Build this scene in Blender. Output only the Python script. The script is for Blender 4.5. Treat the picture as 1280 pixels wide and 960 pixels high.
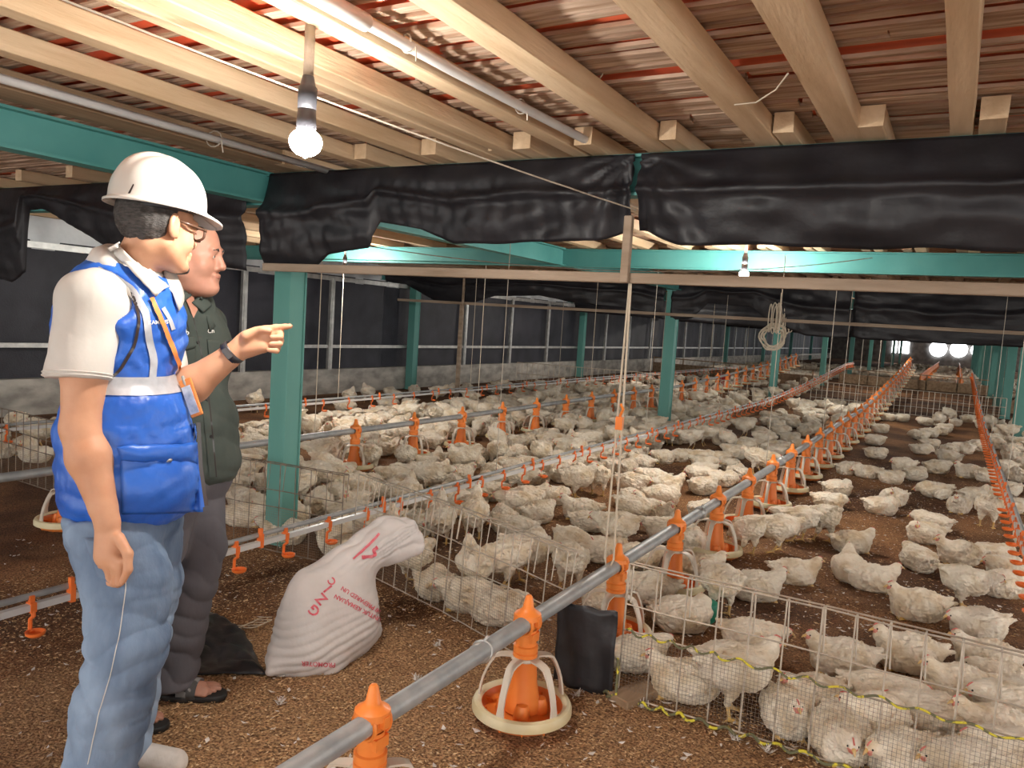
import bpy, bmesh, math, random
import numpy as np
from mathutils import Vector, Matrix, noise
from mathutils.bvhtree import BVHTree
for o in list(bpy.data.objects): bpy.data.objects.remove(o)
S = bpy.context.scene
COL = S.collection
random.seed(7); RNG = np.random.default_rng(7)
PI = math.pi
# ------------------------------------------------------------------ camera
F = 961.615
RC = np.array([[0.86316449, -0.09688055, 0.49554134],
               [0.50082962, 0.03956284, -0.86464124],
               [0.0641619, 0.9945094, 0.08266989]])
CAM = np.array([0, 0, 1.38])
cd = bpy.data.cameras.new('camera'); cam = bpy.data.objects.new('camera', cd); COL.objects.link(cam)
cd.sensor_width = 36; cd.lens = F / 1280 * 36; cd.clip_start = .02; cd.clip_end = 300
M4 = Matrix.Identity(4)
for i in range(3):
    for j in range(3): M4[i][j] = RC[i][j]
M4[2][3] = 1.38
cam.matrix_world = M4
S.camera = cam
def ray(px, py): return RC @ np.array([px - 640, 480 - py, -F])
def at_z(px, py, z=0.0):
    r = ray(px, py); return CAM + r * ((z - 1.38) / r[2])
def at_d(px, py, d): return CAM + ray(px, py) * (d / F)     # a point at a measured depth
# ------------------------------------------------------------------ light
S.view_settings.view_transform = 'Standard'
try: S.view_settings.look = 'None'
except Exception: pass
S.view_settings.gamma = 1; S.view_settings.use_curve_mapping = False
S.view_settings.exposure = 1.25
W = bpy.data.worlds.new('daylight'); S.world = W; W.use_nodes = True
bg = W.node_tree.nodes['Background']; bg.inputs[0].default_value = (1, .97, .93, 1); bg.inputs[1].default_value = 1.15
BULB_POWER = 34
BULB_FAR = 20
# ------------------------------------------------------------------ materials
MATS = {}
def mat(name, col, rough=.6, col2=None, scale=8, stretch=(1, 1, 1), bump=0, bscale=40, metal=0, spec=None, emit=None, estr=0,
        island=None, trans=0, detail=6, contrast=(.35, .65), sss=0, coat=0, bdist=.01):
    if name in MATS: return MATS[name]
    m = bpy.data.materials.new(name); m.use_nodes = True; MATS[name] = m
    nt = m.node_tree; N = nt.nodes; L = nt.links; b = N['Principled BSDF']
    b.inputs['Base Color'].default_value = (*col, 1); b.inputs['Roughness'].default_value = rough; b.inputs['Metallic'].default_value = metal
    if spec is not None: b.inputs['Specular IOR Level'].default_value = spec
    if sss: b.inputs['Subsurface Weight'].default_value = sss; b.inputs['Subsurface Radius'].default_value = (.02, .008, .005); b.inputs['Subsurface Scale'].default_value = .5
    if coat: b.inputs['Coat Weight'].default_value = coat
    if emit: b.inputs['Emission Color'].default_value = (*emit, 1); b.inputs['Emission Strength'].default_value = estr
    tc = N.new('ShaderNodeTexCoord'); mp = N.new('ShaderNodeMapping'); L.new(tc.outputs['Object'], mp.inputs[0]); mp.inputs['Scale'].default_value = stretch
    out = None
    if col2 is not None:
        n = N.new('ShaderNodeTexNoise'); n.inputs['Scale'].default_value = scale; n.inputs['Detail'].default_value = detail; L.new(mp.outputs[0], n.inputs['Vector'])
        r = N.new('ShaderNodeValToRGB'); r.color_ramp.elements[0].position = contrast[0]; r.color_ramp.elements[1].position = contrast[1]
        r.color_ramp.elements[0].color = (*col, 1); r.color_ramp.elements[1].color = (*col2, 1)
        L.new(n.outputs['Fac'], r.inputs[0]); out = r.outputs[0]
    if island is not None:
        g = N.new('ShaderNodeNewGeometry'); r2 = N.new('ShaderNodeValToRGB')
        cols = island; r2.color_ramp.interpolation = 'LINEAR'
        while len(r2.color_ramp.elements) < len(cols): r2.color_ramp.elements.new(.5)
        for i, c in enumerate(cols): r2.color_ramp.elements[i].position = i / (len(cols) - 1); r2.color_ramp.elements[i].color = (*c, 1)
        L.new(g.outputs['Random Per Island'], r2.inputs[0])
        if out is None: out = r2.outputs[0]
        else:
            mx = N.new('ShaderNodeMix'); mx.data_type = 'RGBA'; mx.blend_type = 'MULTIPLY'; mx.inputs[0].default_value = 1
            L.new(out, mx.inputs[6]); L.new(r2.outputs[0], mx.inputs[7]); out = mx.outputs[2]
    if out is not None: L.new(out, b.inputs['Base Color'])
    if bump:
        n = N.new('ShaderNodeTexNoise'); n.inputs['Scale'].default_value = bscale; n.inputs['Detail'].default_value = 5; L.new(mp.outputs[0], n.inputs['Vector'])
        bp = N.new('ShaderNodeBump'); bp.inputs['Strength'].default_value = bump; bp.inputs['Distance'].default_value = bdist
        L.new(n.outputs['Fac'], bp.inputs['Height']); L.new(bp.outputs[0], b.inputs['Normal'])
    return m
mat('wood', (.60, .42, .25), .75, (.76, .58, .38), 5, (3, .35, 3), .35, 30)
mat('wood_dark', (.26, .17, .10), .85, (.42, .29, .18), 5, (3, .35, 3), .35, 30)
mat('bar_wood', (.26, .19, .13), .8, (.40, .31, .23), 5, (.4, 3, 3), .3, 30)
mat('slat', (.55, .43, .34), .85, (1, .95, .9), 10, (.35, 6, 1), .5, 60, island=[(.46, .34, .26), (.72, .58, .46), (.55, .42, .33), (.80, .68, .56)])
mat('red_sheet', (.85, .13, .05), .5, (.95, .22, .10), 2)
mat('teal', (.075, .30, .285), .55, (.11, .36, .34), 3, (1, 1, 1), .15, 12)
mat('teal_dusty', (.10, .31, .27), .65, (.15, .37, .33), 3, (1, 1, .3), .15, 12)
mat('tarp', (.010, .010, .013), .46, (.022, .021, .025), 4, (1, 1, 1), .35, 14, spec=.4, bdist=.012)
mat('mesh_net', (.012, .013, .022), .55, (.035, .036, .05), 2.2, (1, 1, 1), .6, 60)
mat('steel', (.42, .42, .41), .42, (.58, .58, .56), 10, (1, 1, 1), .1, 30, metal=.65)
mat('pipe_grey', (.30, .32, .33), .45, (.42, .43, .43), 12, (1, 1, 1), .15, 40, metal=.25)
mat('pvc', (.62, .62, .62), .35, (.72, .72, .70), 6)
mat('wire', (.50, .44, .36), .5, (.66, .60, .50), 20, metal=.35)
mat('wire_dark', (.20, .16, .12), .6, (.34, .28, .22), 20, metal=.3)
mat('kerb', (.30, .285, .26), .9, (.55, .53, .48), 6, (1, .6, 1.2), .6, 25)
mat('concrete_dark', (.10, .095, .09), .9, (.2, .19, .18), 3)
mat('orange', (.90, .23, .035), .38, (.95, .30, .06), 7)
mat('cream', (.80, .74, .52), .42, (.72, .62, .36), 9)
mat('white_plastic', (.72, .66, .56), .45, (.60, .52, .42), 8)
mat('cup_orange', (.90, .20, .04), .38)
mat('rope', (.62, .54, .42), .9)
mat('yellow_rope', (.75, .66, .06), .7, (.15, .15, .08), 30, contrast=(.45, .5))
mat('black_sheet', (.013, .013, .016), .42, (.03, .03, .034), 5, bump=.4, bscale=15)
mat('bulb_glow', (1, 1, 1), .5, emit=(1, .95, .87), estr=245)
mat('bulb_far', (1, 1, 1), .5, emit=(1, .95, .88), estr=700)
mat('daylight_opening', (1, 1, 1), .5, emit=(.93, .96, 1), estr=4)
mat('black_plastic', (.03, .03, .035), .4)
mat('zinc', (.5, .52, .54), .5, (.72, .74, .76), 3, (6, 1, 1), .2, 20, metal=.3)
def litter_mat(name, a, b_, c, edge=None):
    m = bpy.data.materials.new(name); m.use_nodes = True; MATS[name] = m
    nt = m.node_tree; N = nt.nodes; L = nt.links; b = N['Principled BSDF']; b.inputs['Roughness'].default_value = .95
    tc = N.new('ShaderNodeTexCoord')
    n1 = N.new('ShaderNodeTexNoise'); n1.inputs['Scale'].default_value = 120; n1.inputs['Detail'].default_value = 4; L.new(tc.outputs['Object'], n1.inputs['Vector'])
    r1 = N.new('ShaderNodeValToRGB'); r1.color_ramp.elements[0].position = .38; r1.color_ramp.elements[1].position = .62
    r1.color_ramp.elements[0].color = (*a, 1); r1.color_ramp.elements[1].color = (*b_, 1); L.new(n1.outputs['Fac'], r1.inputs[0])
    n2 = N.new('ShaderNodeTexNoise'); n2.inputs['Scale'].default_value = 1.1; n2.inputs['Detail'].default_value = 5; L.new(tc.outputs['Object'], n2.inputs['Vector'])
    r2 = N.new('ShaderNodeValToRGB'); r2.color_ramp.elements[0].position = .42; r2.color_ramp.elements[1].position = .62
    r2.color_ramp.elements[0].color = (*c, 1); r2.color_ramp.elements[1].color = (1, 1, 1, 1); L.new(n2.outputs['Fac'], r2.inputs[0])
    mx = N.new('ShaderNodeMix'); mx.data_type = 'RGBA'; mx.blend_type = 'MULTIPLY'; mx.inputs[0].default_value = 1
    L.new(r1.outputs[0], mx.inputs[6]); L.new(r2.outputs[0], mx.inputs[7]); out = mx.outputs[2]
    if edge is not None:   # droppings-dark litter inside the pens, floor also darker at the left, clean husk elsewhere
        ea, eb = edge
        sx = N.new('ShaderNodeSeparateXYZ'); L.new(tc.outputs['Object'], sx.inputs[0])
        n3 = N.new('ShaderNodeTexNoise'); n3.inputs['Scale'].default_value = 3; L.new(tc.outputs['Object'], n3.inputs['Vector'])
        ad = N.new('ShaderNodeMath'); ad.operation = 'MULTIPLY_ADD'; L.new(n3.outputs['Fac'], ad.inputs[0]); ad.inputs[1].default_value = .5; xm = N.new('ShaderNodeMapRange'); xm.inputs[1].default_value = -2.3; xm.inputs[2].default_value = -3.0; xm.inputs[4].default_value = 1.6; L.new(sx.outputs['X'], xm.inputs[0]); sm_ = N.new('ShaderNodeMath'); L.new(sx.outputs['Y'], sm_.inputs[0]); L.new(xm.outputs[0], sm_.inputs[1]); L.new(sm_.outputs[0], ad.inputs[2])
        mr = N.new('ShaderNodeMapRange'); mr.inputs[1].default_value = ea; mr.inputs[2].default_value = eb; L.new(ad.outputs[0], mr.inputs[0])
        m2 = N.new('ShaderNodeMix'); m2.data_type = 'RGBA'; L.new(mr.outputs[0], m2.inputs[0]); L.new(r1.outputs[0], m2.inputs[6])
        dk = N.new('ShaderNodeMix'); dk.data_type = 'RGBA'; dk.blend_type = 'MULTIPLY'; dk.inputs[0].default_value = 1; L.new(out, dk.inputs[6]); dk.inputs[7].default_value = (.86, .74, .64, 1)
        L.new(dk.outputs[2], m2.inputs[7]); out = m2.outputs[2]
    L.new(out, b.inputs['Base Color'])
    bp = N.new('ShaderNodeBump'); bp.inputs['Strength'].default_value = .8; bp.inputs['Distance'].default_value = .012; L.new(n1.outputs['Fac'], bp.inputs['Height']); L.new(bp.outputs[0], b.inputs['Normal'])
    return m
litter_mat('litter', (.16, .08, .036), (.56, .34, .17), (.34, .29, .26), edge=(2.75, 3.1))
mat('husk', (.5, .3, .14), .9, island=[(.22, .12, .05), (.58, .36, .17), (.78, .58, .34)])
mat('down', (.80, .76, .70), .9, island=[(.55, .50, .44), (.85, .82, .78)])
# ------------------------------------------------------------------ mesh helpers
def setp(o, label=None, cat=None, group=None, kind=None):
    if label: o['label'] = label
    if cat: o['category'] = cat
    if group: o['group'] = group
    if kind: o['kind'] = kind
    return o
class MB:
    def __init__(s): s.v = []; s.f = []; s.mi = []; s.cur = 0
    def add(s, vs, fs):
        k = len(s.v); s.v.extend([tuple(map(float, v)) for v in vs]); s.f.extend([tuple(i + k for i in f) for f in fs]); s.mi.extend([s.cur] * len(fs)); return s
    def box(s, c, size, rz=0, R=None, bevel=0):
        hx, hy, hz = [d / 2 for d in size]; vs = []
        for z in (-hz, hz):
            for x, y in ((-hx, -hy), (hx, -hy), (hx, hy), (-hx, hy)): vs.append((x, y, z))
        if R is None: R = Matrix.Rotation(rz, 3, 'Z')
        vs = [R @ Vector(v) + Vector(c) for v in vs]
        return s.add(vs, [(0, 3, 2, 1), (4, 5, 6, 7), (0, 1, 5, 4), (1, 2, 6, 5), (2, 3, 7, 6), (3, 0, 4, 7)])
    def beam(s, a, b, w, h):
        a = Vector(a); b = Vector(b); d = (b - a); l = d.length; d.normalize()
        side = d.cross(Vector((0, 0, 1)));
        if side.length < 1e-4: side = Vector((1, 0, 0))
        side.normalize(); up = side.cross(d); R = Matrix((side, d, up)).transposed()
        return s.box((a + b) / 2, (w, l, h), R=R)
    def tube(s, pts, r, n=8, cap=True, close=False):
        pts = [Vector(p) for p in pts]; m = len(pts); rr = r if hasattr(r, '__len__') else [r] * m
        vs = []; ref = None
        for i, p in enumerate(pts):
            if close: d = pts[(i + 1) % m] - pts[i - 1]
            else: d = pts[min(i + 1, m - 1)] - pts[max(i - 1, 0)]
            if d.length < 1e-9: d = Vector((0, 0, 1))
            d.normalize()
            if ref is None:
                ref = Vector((0, 0, 1)) if abs(d.z) < .9 else Vector((1, 0, 0))
            u = (ref - d * ref.dot(d))
            if u.length < 1e-6: u = d.orthogonal()
            u.normalize(); ref = u; w = d.cross(u)
            for k in range(n):
                a = 2 * PI * k / n; vs.append(p + (u * math.cos(a) + w * math.sin(a)) * rr[i])
        fs = []
        for i in range(m if close else m - 1):
            j = (i + 1) % m
            for k in range(n): fs.append((i * n + k, i * n + (k + 1) % n, j * n + (k + 1) % n, j * n + k))
        if cap and not close: fs.append(tuple(range(n))[::-1]); fs.append(tuple((m - 1) * n + k for k in range(n)))
        return s.add(vs, fs)
    def lathe(s, prof, c=(0, 0, 0), n=24, arc=None):
        vs = []; m = len(prof); fs = []
        for r, z in prof:
            for k in range(n): a = 2 * PI * k / n; vs.append((c[0] + r * math.cos(a), c[1] + r * math.sin(a), c[2] + z))
        for i in range(m - 1):
            for k in range(n): fs.append((i * n + k, i * n + (k + 1) % n, (i + 1) * n + (k + 1) % n, (i + 1) * n + k))
        return s.add(vs, fs)
    def grid(s, P):   # P[i][j]
        n = len(P); m = len(P[0]); vs = [p for r in P for p in r]
        return s.add(vs, [(i * m + j, i * m + j + 1, (i + 1) * m + j + 1, (i + 1) * m + j) for i in range(n - 1) for j in range(m - 1)])
    def build(s, name, m, parent=None, smooth=False, loc=None, **kw):
        me = bpy.data.meshes.new(name); me.from_pydata(s.v, [], s.f)
        ms = m if isinstance(m, (list, tuple)) else [m]
        for q in ms: me.materials.append(MATS[q] if isinstance(q, str) else q)
        if len(ms) > 1: me.polygons.foreach_set('material_index', s.mi)
        if smooth:
            me.polygons.foreach_set('use_smooth', [True] * len(me.polygons))
        me.update()
        o = bpy.data.objects.new(name, me); COL.objects.link(o)
        if parent: o.parent = parent
        if loc: o.location = loc
        setp(o, **kw); return o
def bevel(o, w=.004, seg=2):
    md = o.modifiers.new('bevel', 'BEVEL'); md.width = w; md.segments = seg; md.limit_method = 'ANGLE'; md.angle_limit = .6; return o
def solid(o, t): md = o.modifiers.new('solid', 'SOLIDIFY'); md.thickness = t; md.offset = 0; return o
def autosmooth(o, ang=40):
    me = o.data; me.polygons.foreach_set('use_smooth', [True] * len(me.polygons))
    try: me.set_sharp_from_angle(angle=math.radians(ang))
    except Exception: pass
    return o
def empty(name, loc=(0, 0, 0), rz=0, **kw):
    o = bpy.data.objects.new(name, None); COL.objects.link(o); o.location = loc; o.rotation_euler = (0, 0, rz); o.empty_display_size = .05
    setp(o, **kw); return o
def copy_tree(o, parent=None):
    c = o.copy(); COL.objects.link(c)
    if parent: c.parent = parent
    for ch in KIDS.get(o.name, []): copy_tree(ch, c)
    return c
KIDS = {}
def index_kids():
    KIDS.clear()
    for o in bpy.data.objects:
        if o.parent: KIDS.setdefault(o.parent.name, []).append(o)
ORD = ['first', 'second', 'third', 'fourth', 'fifth', 'sixth', 'seventh', 'eighth', 'ninth', 'tenth', 'eleventh', 'twelfth', 'thirteenth', 'fourteenth', 'fifteenth', 'sixteenth', 'seventeenth', 'eighteenth', 'nineteenth', 'twentieth', 'twenty-first', 'twenty-second', 'twenty-third', 'twenty-fourth', 'twenty-fifth', 'twenty-sixth', 'twenty-seventh', 'twenty-eighth', 'twenty-ninth', 'thirtieth', 'thirty-first', 'thirty-second', 'thirty-third']
def nz(x, y, z=0, s=1): return noise.noise(Vector((x * s, y * s, z * s)))
# ================================================================== the barn
YB = [-.6 + 3.7 * k for k in range(18)]     # cross beams (bay length 3.7)
# floor: relief of trodden litter
def floor_h(x, y): return .012 * nz(x, y, 0, 1.7) + .007 * nz(x, y, 5, 6) - .006
xs = np.concatenate([np.linspace(-9, -4.6, 40), np.linspace(-4.5, 1.6, 190), np.linspace(1.8, 8, 20)])
ys = np.concatenate([np.linspace(-3, .9, 12), np.linspace(1, 5, 140), np.linspace(5.1, 18, 120), np.linspace(19, 66, 40)])
mb = MB(); mb.grid([[(x, y, floor_h(x, y) + (.004 * nz(x, y, 9, 25) if y < 5 else 0)) for x in xs] for y in ys])
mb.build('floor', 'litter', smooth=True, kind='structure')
# ceiling: flattened timber slats under a red sheet
mb = MB(); y = -2.0
while y < 30:
    w = random.uniform(.035, .06); z = 2.19 + random.uniform(-.008, .008); xx = -8.9 + random.uniform(-.5, 0)
    while xx < 8:
        l = random.uniform(1.2, 2.4); a = random.uniform(-.010, .010); t = random.uniform(-.18, .18)
        yy = y + random.uniform(-.006, .006)
        if y < 12: 
            n = 5; P0 = []; P1 = []
            top = []
            for k in range(n + 1):
                px = xx + l * k / n; off = .006 * nz(px, yy * 9, 3, 3); ww = w / 2 + .004 * nz(px, yy * 7, 1, 8)
                P0.append((px, yy + a * k - ww + off, z - t * ww)); P1.append((px, yy + a * k + ww + off, z + t * ww))
            TP = [(p[0], p[1], p[2] + .012) for p in P0]; TQ = [(p[0], p[1], p[2] + .012) for p in P1]
            mb.grid([TP, P0, P1, TQ, TP])
        else: mb.box((xx + l / 2, yy, z), (l, w, .01))
        xx += l + random.uniform(0, .02)
    y += w + (random.uniform(.022, .055) if y < 1.9 else random.uniform(.014, .038) if y < 3.2 else random.uniform(.006, .02))
mb.cur = 1; mb.box((-.45, 14, 2.214), (17, 32.5, .006)); mb.cur = 0
mb.box((-.45, 48, 2.2), (17, 36, .02))
mb.build('ceiling', ['slat', 'red_sheet'], kind='structure')
# joists over each bay, lapped side by side on every cross beam
JX = [-8.1, -7.5, -6.9, -6.3, -5.7, -5.1, -4.5, -3.95, -3.2, -2.66, -2.26, -1.91, -1.785, -1.49, -1.13, -.70, -.41, -.06, .36, .78, 1.3, 1.9, 2.6, 3.4]
nj = 0
for b in range(0, 6):
    y0, y1 = YB[b] - .22, YB[b + 1] + .22
    for i, x in enumerate(JX):
        sh = (.10 if b % 2 else 0) + random.uniform(-.012, .012)
        wdt = random.uniform(.062, .085); dr = random.uniform(-.02, .02)
        if b == 0:
            if x < -3.6: continue
            wdt = {(-1.13): .10, (-.70): .085, (-.41): .10, (-.06): .07, (-1.49): .07, (-1.91): .055, (-1.785): .065, (-3.2): .2}.get(x, .075); sh = 0; dr = 0
        if b >= 2 and (x > 1 or x < -6.5): continue
        mb = MB(); n = 10; z0, z1 = 2.105, 2.176; rows = []
        hw = wdt / 2
        for k in range(n + 1):
            t = k / n; yy = y0 + (y1 - y0) * t; xc = x + sh + dr * (t - .5) + .006 * nz(yy, i, b, 1.3); e = .003 * nz(yy, i, 4, 5)
            rows.append([(xc - hw + e, yy, z0), (xc + hw - e, yy, z0 + e), (xc + hw + e, yy, z1), (xc - hw, yy, z1), (xc - hw + e, yy, z0)])
        mb.grid(rows)
        for r, rev in ((rows[0], False), (rows[-1], True)): mb.add(r[:4], [(0, 1, 2, 3) if not rev else (3, 2, 1, 0)])
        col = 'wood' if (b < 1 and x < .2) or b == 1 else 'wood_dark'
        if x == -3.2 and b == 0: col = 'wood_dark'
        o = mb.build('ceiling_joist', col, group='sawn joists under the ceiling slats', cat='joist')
        if b == 0:
            k = [j for j in JX if j >= -3.6].index(x)
            o['label'] = 'pale sawn timber joist overhead, %s from the left green beam in the nearest bay' % ORD[k]
        else:
            o['label'] = 'timber joist overhead in the %s bay beyond the nearest, %s from the left wall side' % (ORD[b - 1], ORD[i])
        bevel(o, .004, 1)
# green cross beams
def ibeam(name, a, b, w, h, m, parent=None, **kw):
    mb = MB(); a = Vector(a); b = Vector(b); t = .012
    up = Vector((0, 0, h / 2 - t / 2)); mb.beam(a + up, b + up, w, t); mb.beam(a - up, b - up, w, t); mb.beam(a, b, .014, h - 2 * t + .002)
    return mb.build(name, m, parent, **kw)
for k in range(1, 18):
    y = YB[k]
    ibeam('cross_beam', (-8.75, y, 2.015), (7.5, y, 2.015), .09, .17, 'teal', cat='beam', group='green steel cross beams',
          label='green painted steel cross beam under the joists, %s beam from the viewer' % ORD[k - 1])
# longitudinal girder over the left row of posts
ibeam('girder', (-3.42, -2, 2.022), (-3.42, 62, 2.022), .1, .168, 'teal', cat='beam', label='long green steel girder running over the left row of posts')
ibeam('girder', (.98, 3.2, 2.022), (.98, 62, 2.022), .1, .168, 'teal', cat='beam', label='long green steel girder running over the right row of posts')
# posts: H sections with cover plates
def post(x, y, label, s=.165, top=1.94):
    r = empty('steel_post', (x, y, 0), label=label, cat='post', group='green steel posts')
    mb = MB(); h = top
    mb.box((0, -s / 2 + .006, h / 2), (s, .012, h)); mb.box((0, s / 2 - .006, h / 2), (s, .012, h)); mb.box((0, 0, h / 2), (.012, s - .024, h))
    mb.box((s / 2 - .012, 0, h / 2), (.008, s - .024, h))
    o = mb.build('column', 'teal_dusty', r); bevel(o, .003, 1)
    mb = MB(); mb.box((0, 0, .006), (s + .05, s + .05, .012)); mb.build('base_plate', 'teal_dusty', r)
    mb = MB(); mb.box((0, 0, top - .006), (s + .03, s + .03, .012)); mb.build('cap_plate', 'teal', r)
    return r
for i, y in enumerate([3.2, 10.5, 17.9, 25.1, 32.1, 39.6, 47, 54.4, 61.6]):
    post(-3.335 if i == 0 else -3.5, y, 'green steel post in the row left of the middle pen, %s from the viewer' % ORD[i], s=.13 if i == 0 else .15)
for i, y in enumerate([15, 18.9, 22.8, 26.6, 30.4, 34.2, 38, 41.8, 45.6, 49.4, 53.2, 57, 60.8]):
    post(.98, y, 'green steel post in the row along the right side, %s from the viewer' % ORD[i], s=.17)
for i, y in enumerate([3.9, 11.3, 18.6, 26, 33.4, 40.8, 48.2, 55.6]):
    post(-8.62, y, 'green steel post against the left side wall, %s from the viewer' % ORD[i], s=.15)
# side wall
mb = MB(); n = 120
mb.grid([[(-8.72 + .01 * nz(y, z, 1, 3), y, z) for y in np.linspace(-3, 66, 240)] for z in np.linspace(0, .40, 6)])
mb.box((-8.86, 31.5, .20), (.26, 69, .40)); mb.build('wall_left_kerb', 'kerb', kind='structure')
mb = MB(); ysl = np.linspace(-3, 66, 500)
mb.grid([[(-8.84 + .025 * math.sin(y * 6.1 + nz(y, 0, 0, .5) * 4) * (.3 + .7 * (y > 20)) + .01 * nz(y, z, 0, 2), y, z) for y in ysl] for z in (.38, .8, 1.2, 1.6, 1.92)])
mb.build('wall_left', 'mesh_net', smooth=True, kind='structure')
mb = MB(); mb.box((-8.87, 31.5, 2.06), (.05, 69, .48)); mb.build('wall_left_top', 'zinc', kind='structure')
mb = MB(); mb.box((-8.74, 31.5, .77), (.035, 69, .05)); mb.box((-8.74, 31.5, 1.86), (.05, 69, .07)); mb.build('trim_1', 'steel', kind='structure')
for i, y in enumerate([-.2, 1.7, 5.7, 7.5, 9.25, 13.15, 15.0, 16.8, 20.4, 22.2, 24.1, 27.8, 29.7, 31.5, 35.2, 37.1, 39]):
    mb = MB(); mb.box((-8.73, y, 1.13), (.05, .06, 1.46)); mb.box((-8.70, y + .02, 1.13), (.012, .05, 1.46))
    for z in np.arange(.5, 1.8, .12): mb.box((-8.692, y, z), (.004, .012, .03))
    mb.build('wall_stud', 'steel', cat='stud', group='galvanised studs along the left wall', label='galvanised metal stud on the black netting wall, %s from the viewer' % ORD[i])
# end wall with fan openings
mb = MB(); mb.box((-.45, 66, 1.15), (17, .2, 2.4)); mb.build('wall_back', 'concrete_dark', kind='structure')
for i, (x, z, r) in enumerate([(-1.25, 1.28, .60), (.08, 1.33, .60), (1.22, 1.36, .42)]):
    o = empty('exhaust_fan', (x, 65.8, z), cat='fan', label='round fan opening bright with daylight in the far end wall, %s from left' % ORD[i])
    mb = MB(); mb.lathe([(.001, 0), (r, 0)], n=28); mb.v = [(v[0], -.02, v[1]) for v in mb.v]; mb.build('opening', 'daylight_opening', o)
    mb = MB(); mb.tube([(r * math.cos(a) * 1.03, -.04, r * math.sin(a) * 1.03) for a in np.linspace(0, 2 * PI, 28, endpoint=False)], .04, 6, close=True); mb.build('rim', 'steel', o)
    mb = MB()
    for q in range(3): mb.box((0, -.05, 0), (2 * r, .02, .03), R=Matrix.Rotation(q * PI / 3, 3, 'Y'))
    mb.build('guard', 'steel', o)
for i, (x0, x1) in enumerate([(-4.35, -4.05), (-3.85, -3.2), (2.0, 2.9)]):
    mb = MB(); mb.box(((x0 + x1) / 2, 65.85, 1.28), (x1 - x0, .1, 1.0)); mb.build('window_%d' % (i + 1), 'daylight_opening', kind='structure')
# ------------------------------------------------------------------ black sheets hanging from the beams
def drape(y, x0, x1, prof, name, label, depth=.05, seed=0, zt=2.095, nx=150, nzv=26, gather=()):
    """prof: list of (x, z_bottom)"""
    px = [p[0] for p in prof]; pz = [p[1] for p in prof]; rows = []
    for j in range(nzv):
        t = j / (nzv - 1); row = []
        for i in range(nx):
            x = x0 + (x1 - x0) * i / (nx - 1); zb = np.interp(x, px, pz) + .012 * nz(x, seed, 0, 4)
            z = zt + (zb - zt) * t
            w = min(1, t * 3)
            f = depth * w * (.9 * nz(x, z * 2.2, seed, 1.6) + .5 * nz(x, z * 3, seed + 3, 4.5) + .25 * nz(x * 2.5, z, seed + 7, 8))
            f += depth * .8 * math.exp(-((t - .45 - .1 * nz(x, 0, seed, 2)) / .05) ** 2)     # the fold of the rolled sheet
            for gx in gather:
                d = x - gx; f += -.05 * math.exp(-(d / .05) ** 2) * w + .018 * math.sin(math.atan2(z - zt, d) * 16) * math.exp(-abs(d) / .22)
                if abs(d) < .3: z += .02 * math.exp(-(d / .06) ** 2) * t
            belly = .05 * math.sin(PI * t) 
            row.append((x, y - .06 - belly * .8 - f * .8, z))
        rows.append(row)
    mb = MB(); mb.grid(rows); o = mb.build(name, 'tarp', smooth=True, cat='curtain', label=label, group='black plastic curtains rolled up under the beams'); solid(o, .003)
    return o
drape(3.1, -3.36, -1.23, [(-3.36, 1.57), (-3.2, 1.56), (-2.98, 1.60), (-2.9, 1.66), (-2.62, 1.70), (-2.58, 1.83), (-2.3, 1.79), (-2.1, 1.72), (-1.7, 1.73), (-1.35, 1.74), (-1.23, 1.77)], 'plastic_curtain', 'black plastic curtain under the nearest beam, from green post to wooden strut', gather=(-1.25,), seed=1)
drape(3.1, -1.2, 2.2, [(-1.2, 1.77), (-1.0, 1.72), (-.85, 1.73), (-.5, 1.72), (.2, 1.71), (1, 1.72), (2.2, 1.7)], 'plastic_curtain', 'black plastic curtain under the nearest beam, right of the wooden strut', gather=(-1.17,), seed=2)
drape(3.1, -8.6, -3.5, [(-8.6, 1.6), (-6.9, 1.5), (-6.4, 1.47), (-6.0, 1.42), (-5.82, 1.5), (-5.78, 1.93), (-5.6, 1.95), (-5.1, 1.78), (-4.6, 1.58), (-4.2, 1.45), (-3.9, 1.5), (-3.7, 1.58), (-3.5, 1.56)], 'plastic_curtain', 'torn black plastic curtain sagging behind the two men, left of the post', seed=3)
drape(10.5, -3.5, -1.2, [(-3.7, 1.55), (-3.5, 1.52), (-3.2, 1.56), (-3.0, 1.78), (-2.4, 1.76), (-2.2, 1.6), (-1.7, 1.42), (-1.2, 1.42)], 'plastic_curtain', 'black plastic curtain on the third beam, behind the hanging cable coil', seed=4, nx=90)
drape(10.5, -1.17, 3.0, [(-1.17, 1.42), (0, 1.43), (1, 1.45), (3, 1.47)], 'plastic_curtain', 'wide black plastic curtain on the third beam at the right', seed=5, nx=90, gather=(-1.15,))
drape(10.5, -8.6, -3.6, [(-8.6, 1.9), (-8.2, 1.88), (-7.6, 1.62), (-6.8, 1.62), (-6.4, 1.74), (-5.6, 1.78), (-5.0, 1.7), (-4.3, 1.66), (-3.9, 1.62), (-3.6, 1.52)], 'plastic_curtain', 'ragged black plastic curtain on the third beam in front of the left wall', seed=6, nx=110)
for k in (5, 7, 9, 11):
    drape(YB[k] , -8.5, 5, [(-8.5, 1.7), (-3.5, 1.6 + .03 * math.sin(k)), (5, 1.62)], 'plastic_curtain', 'distant black plastic curtain on the %s beam from the viewer' % ORD[k - 1], seed=k + 10, nx=90, nzv=10)
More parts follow.
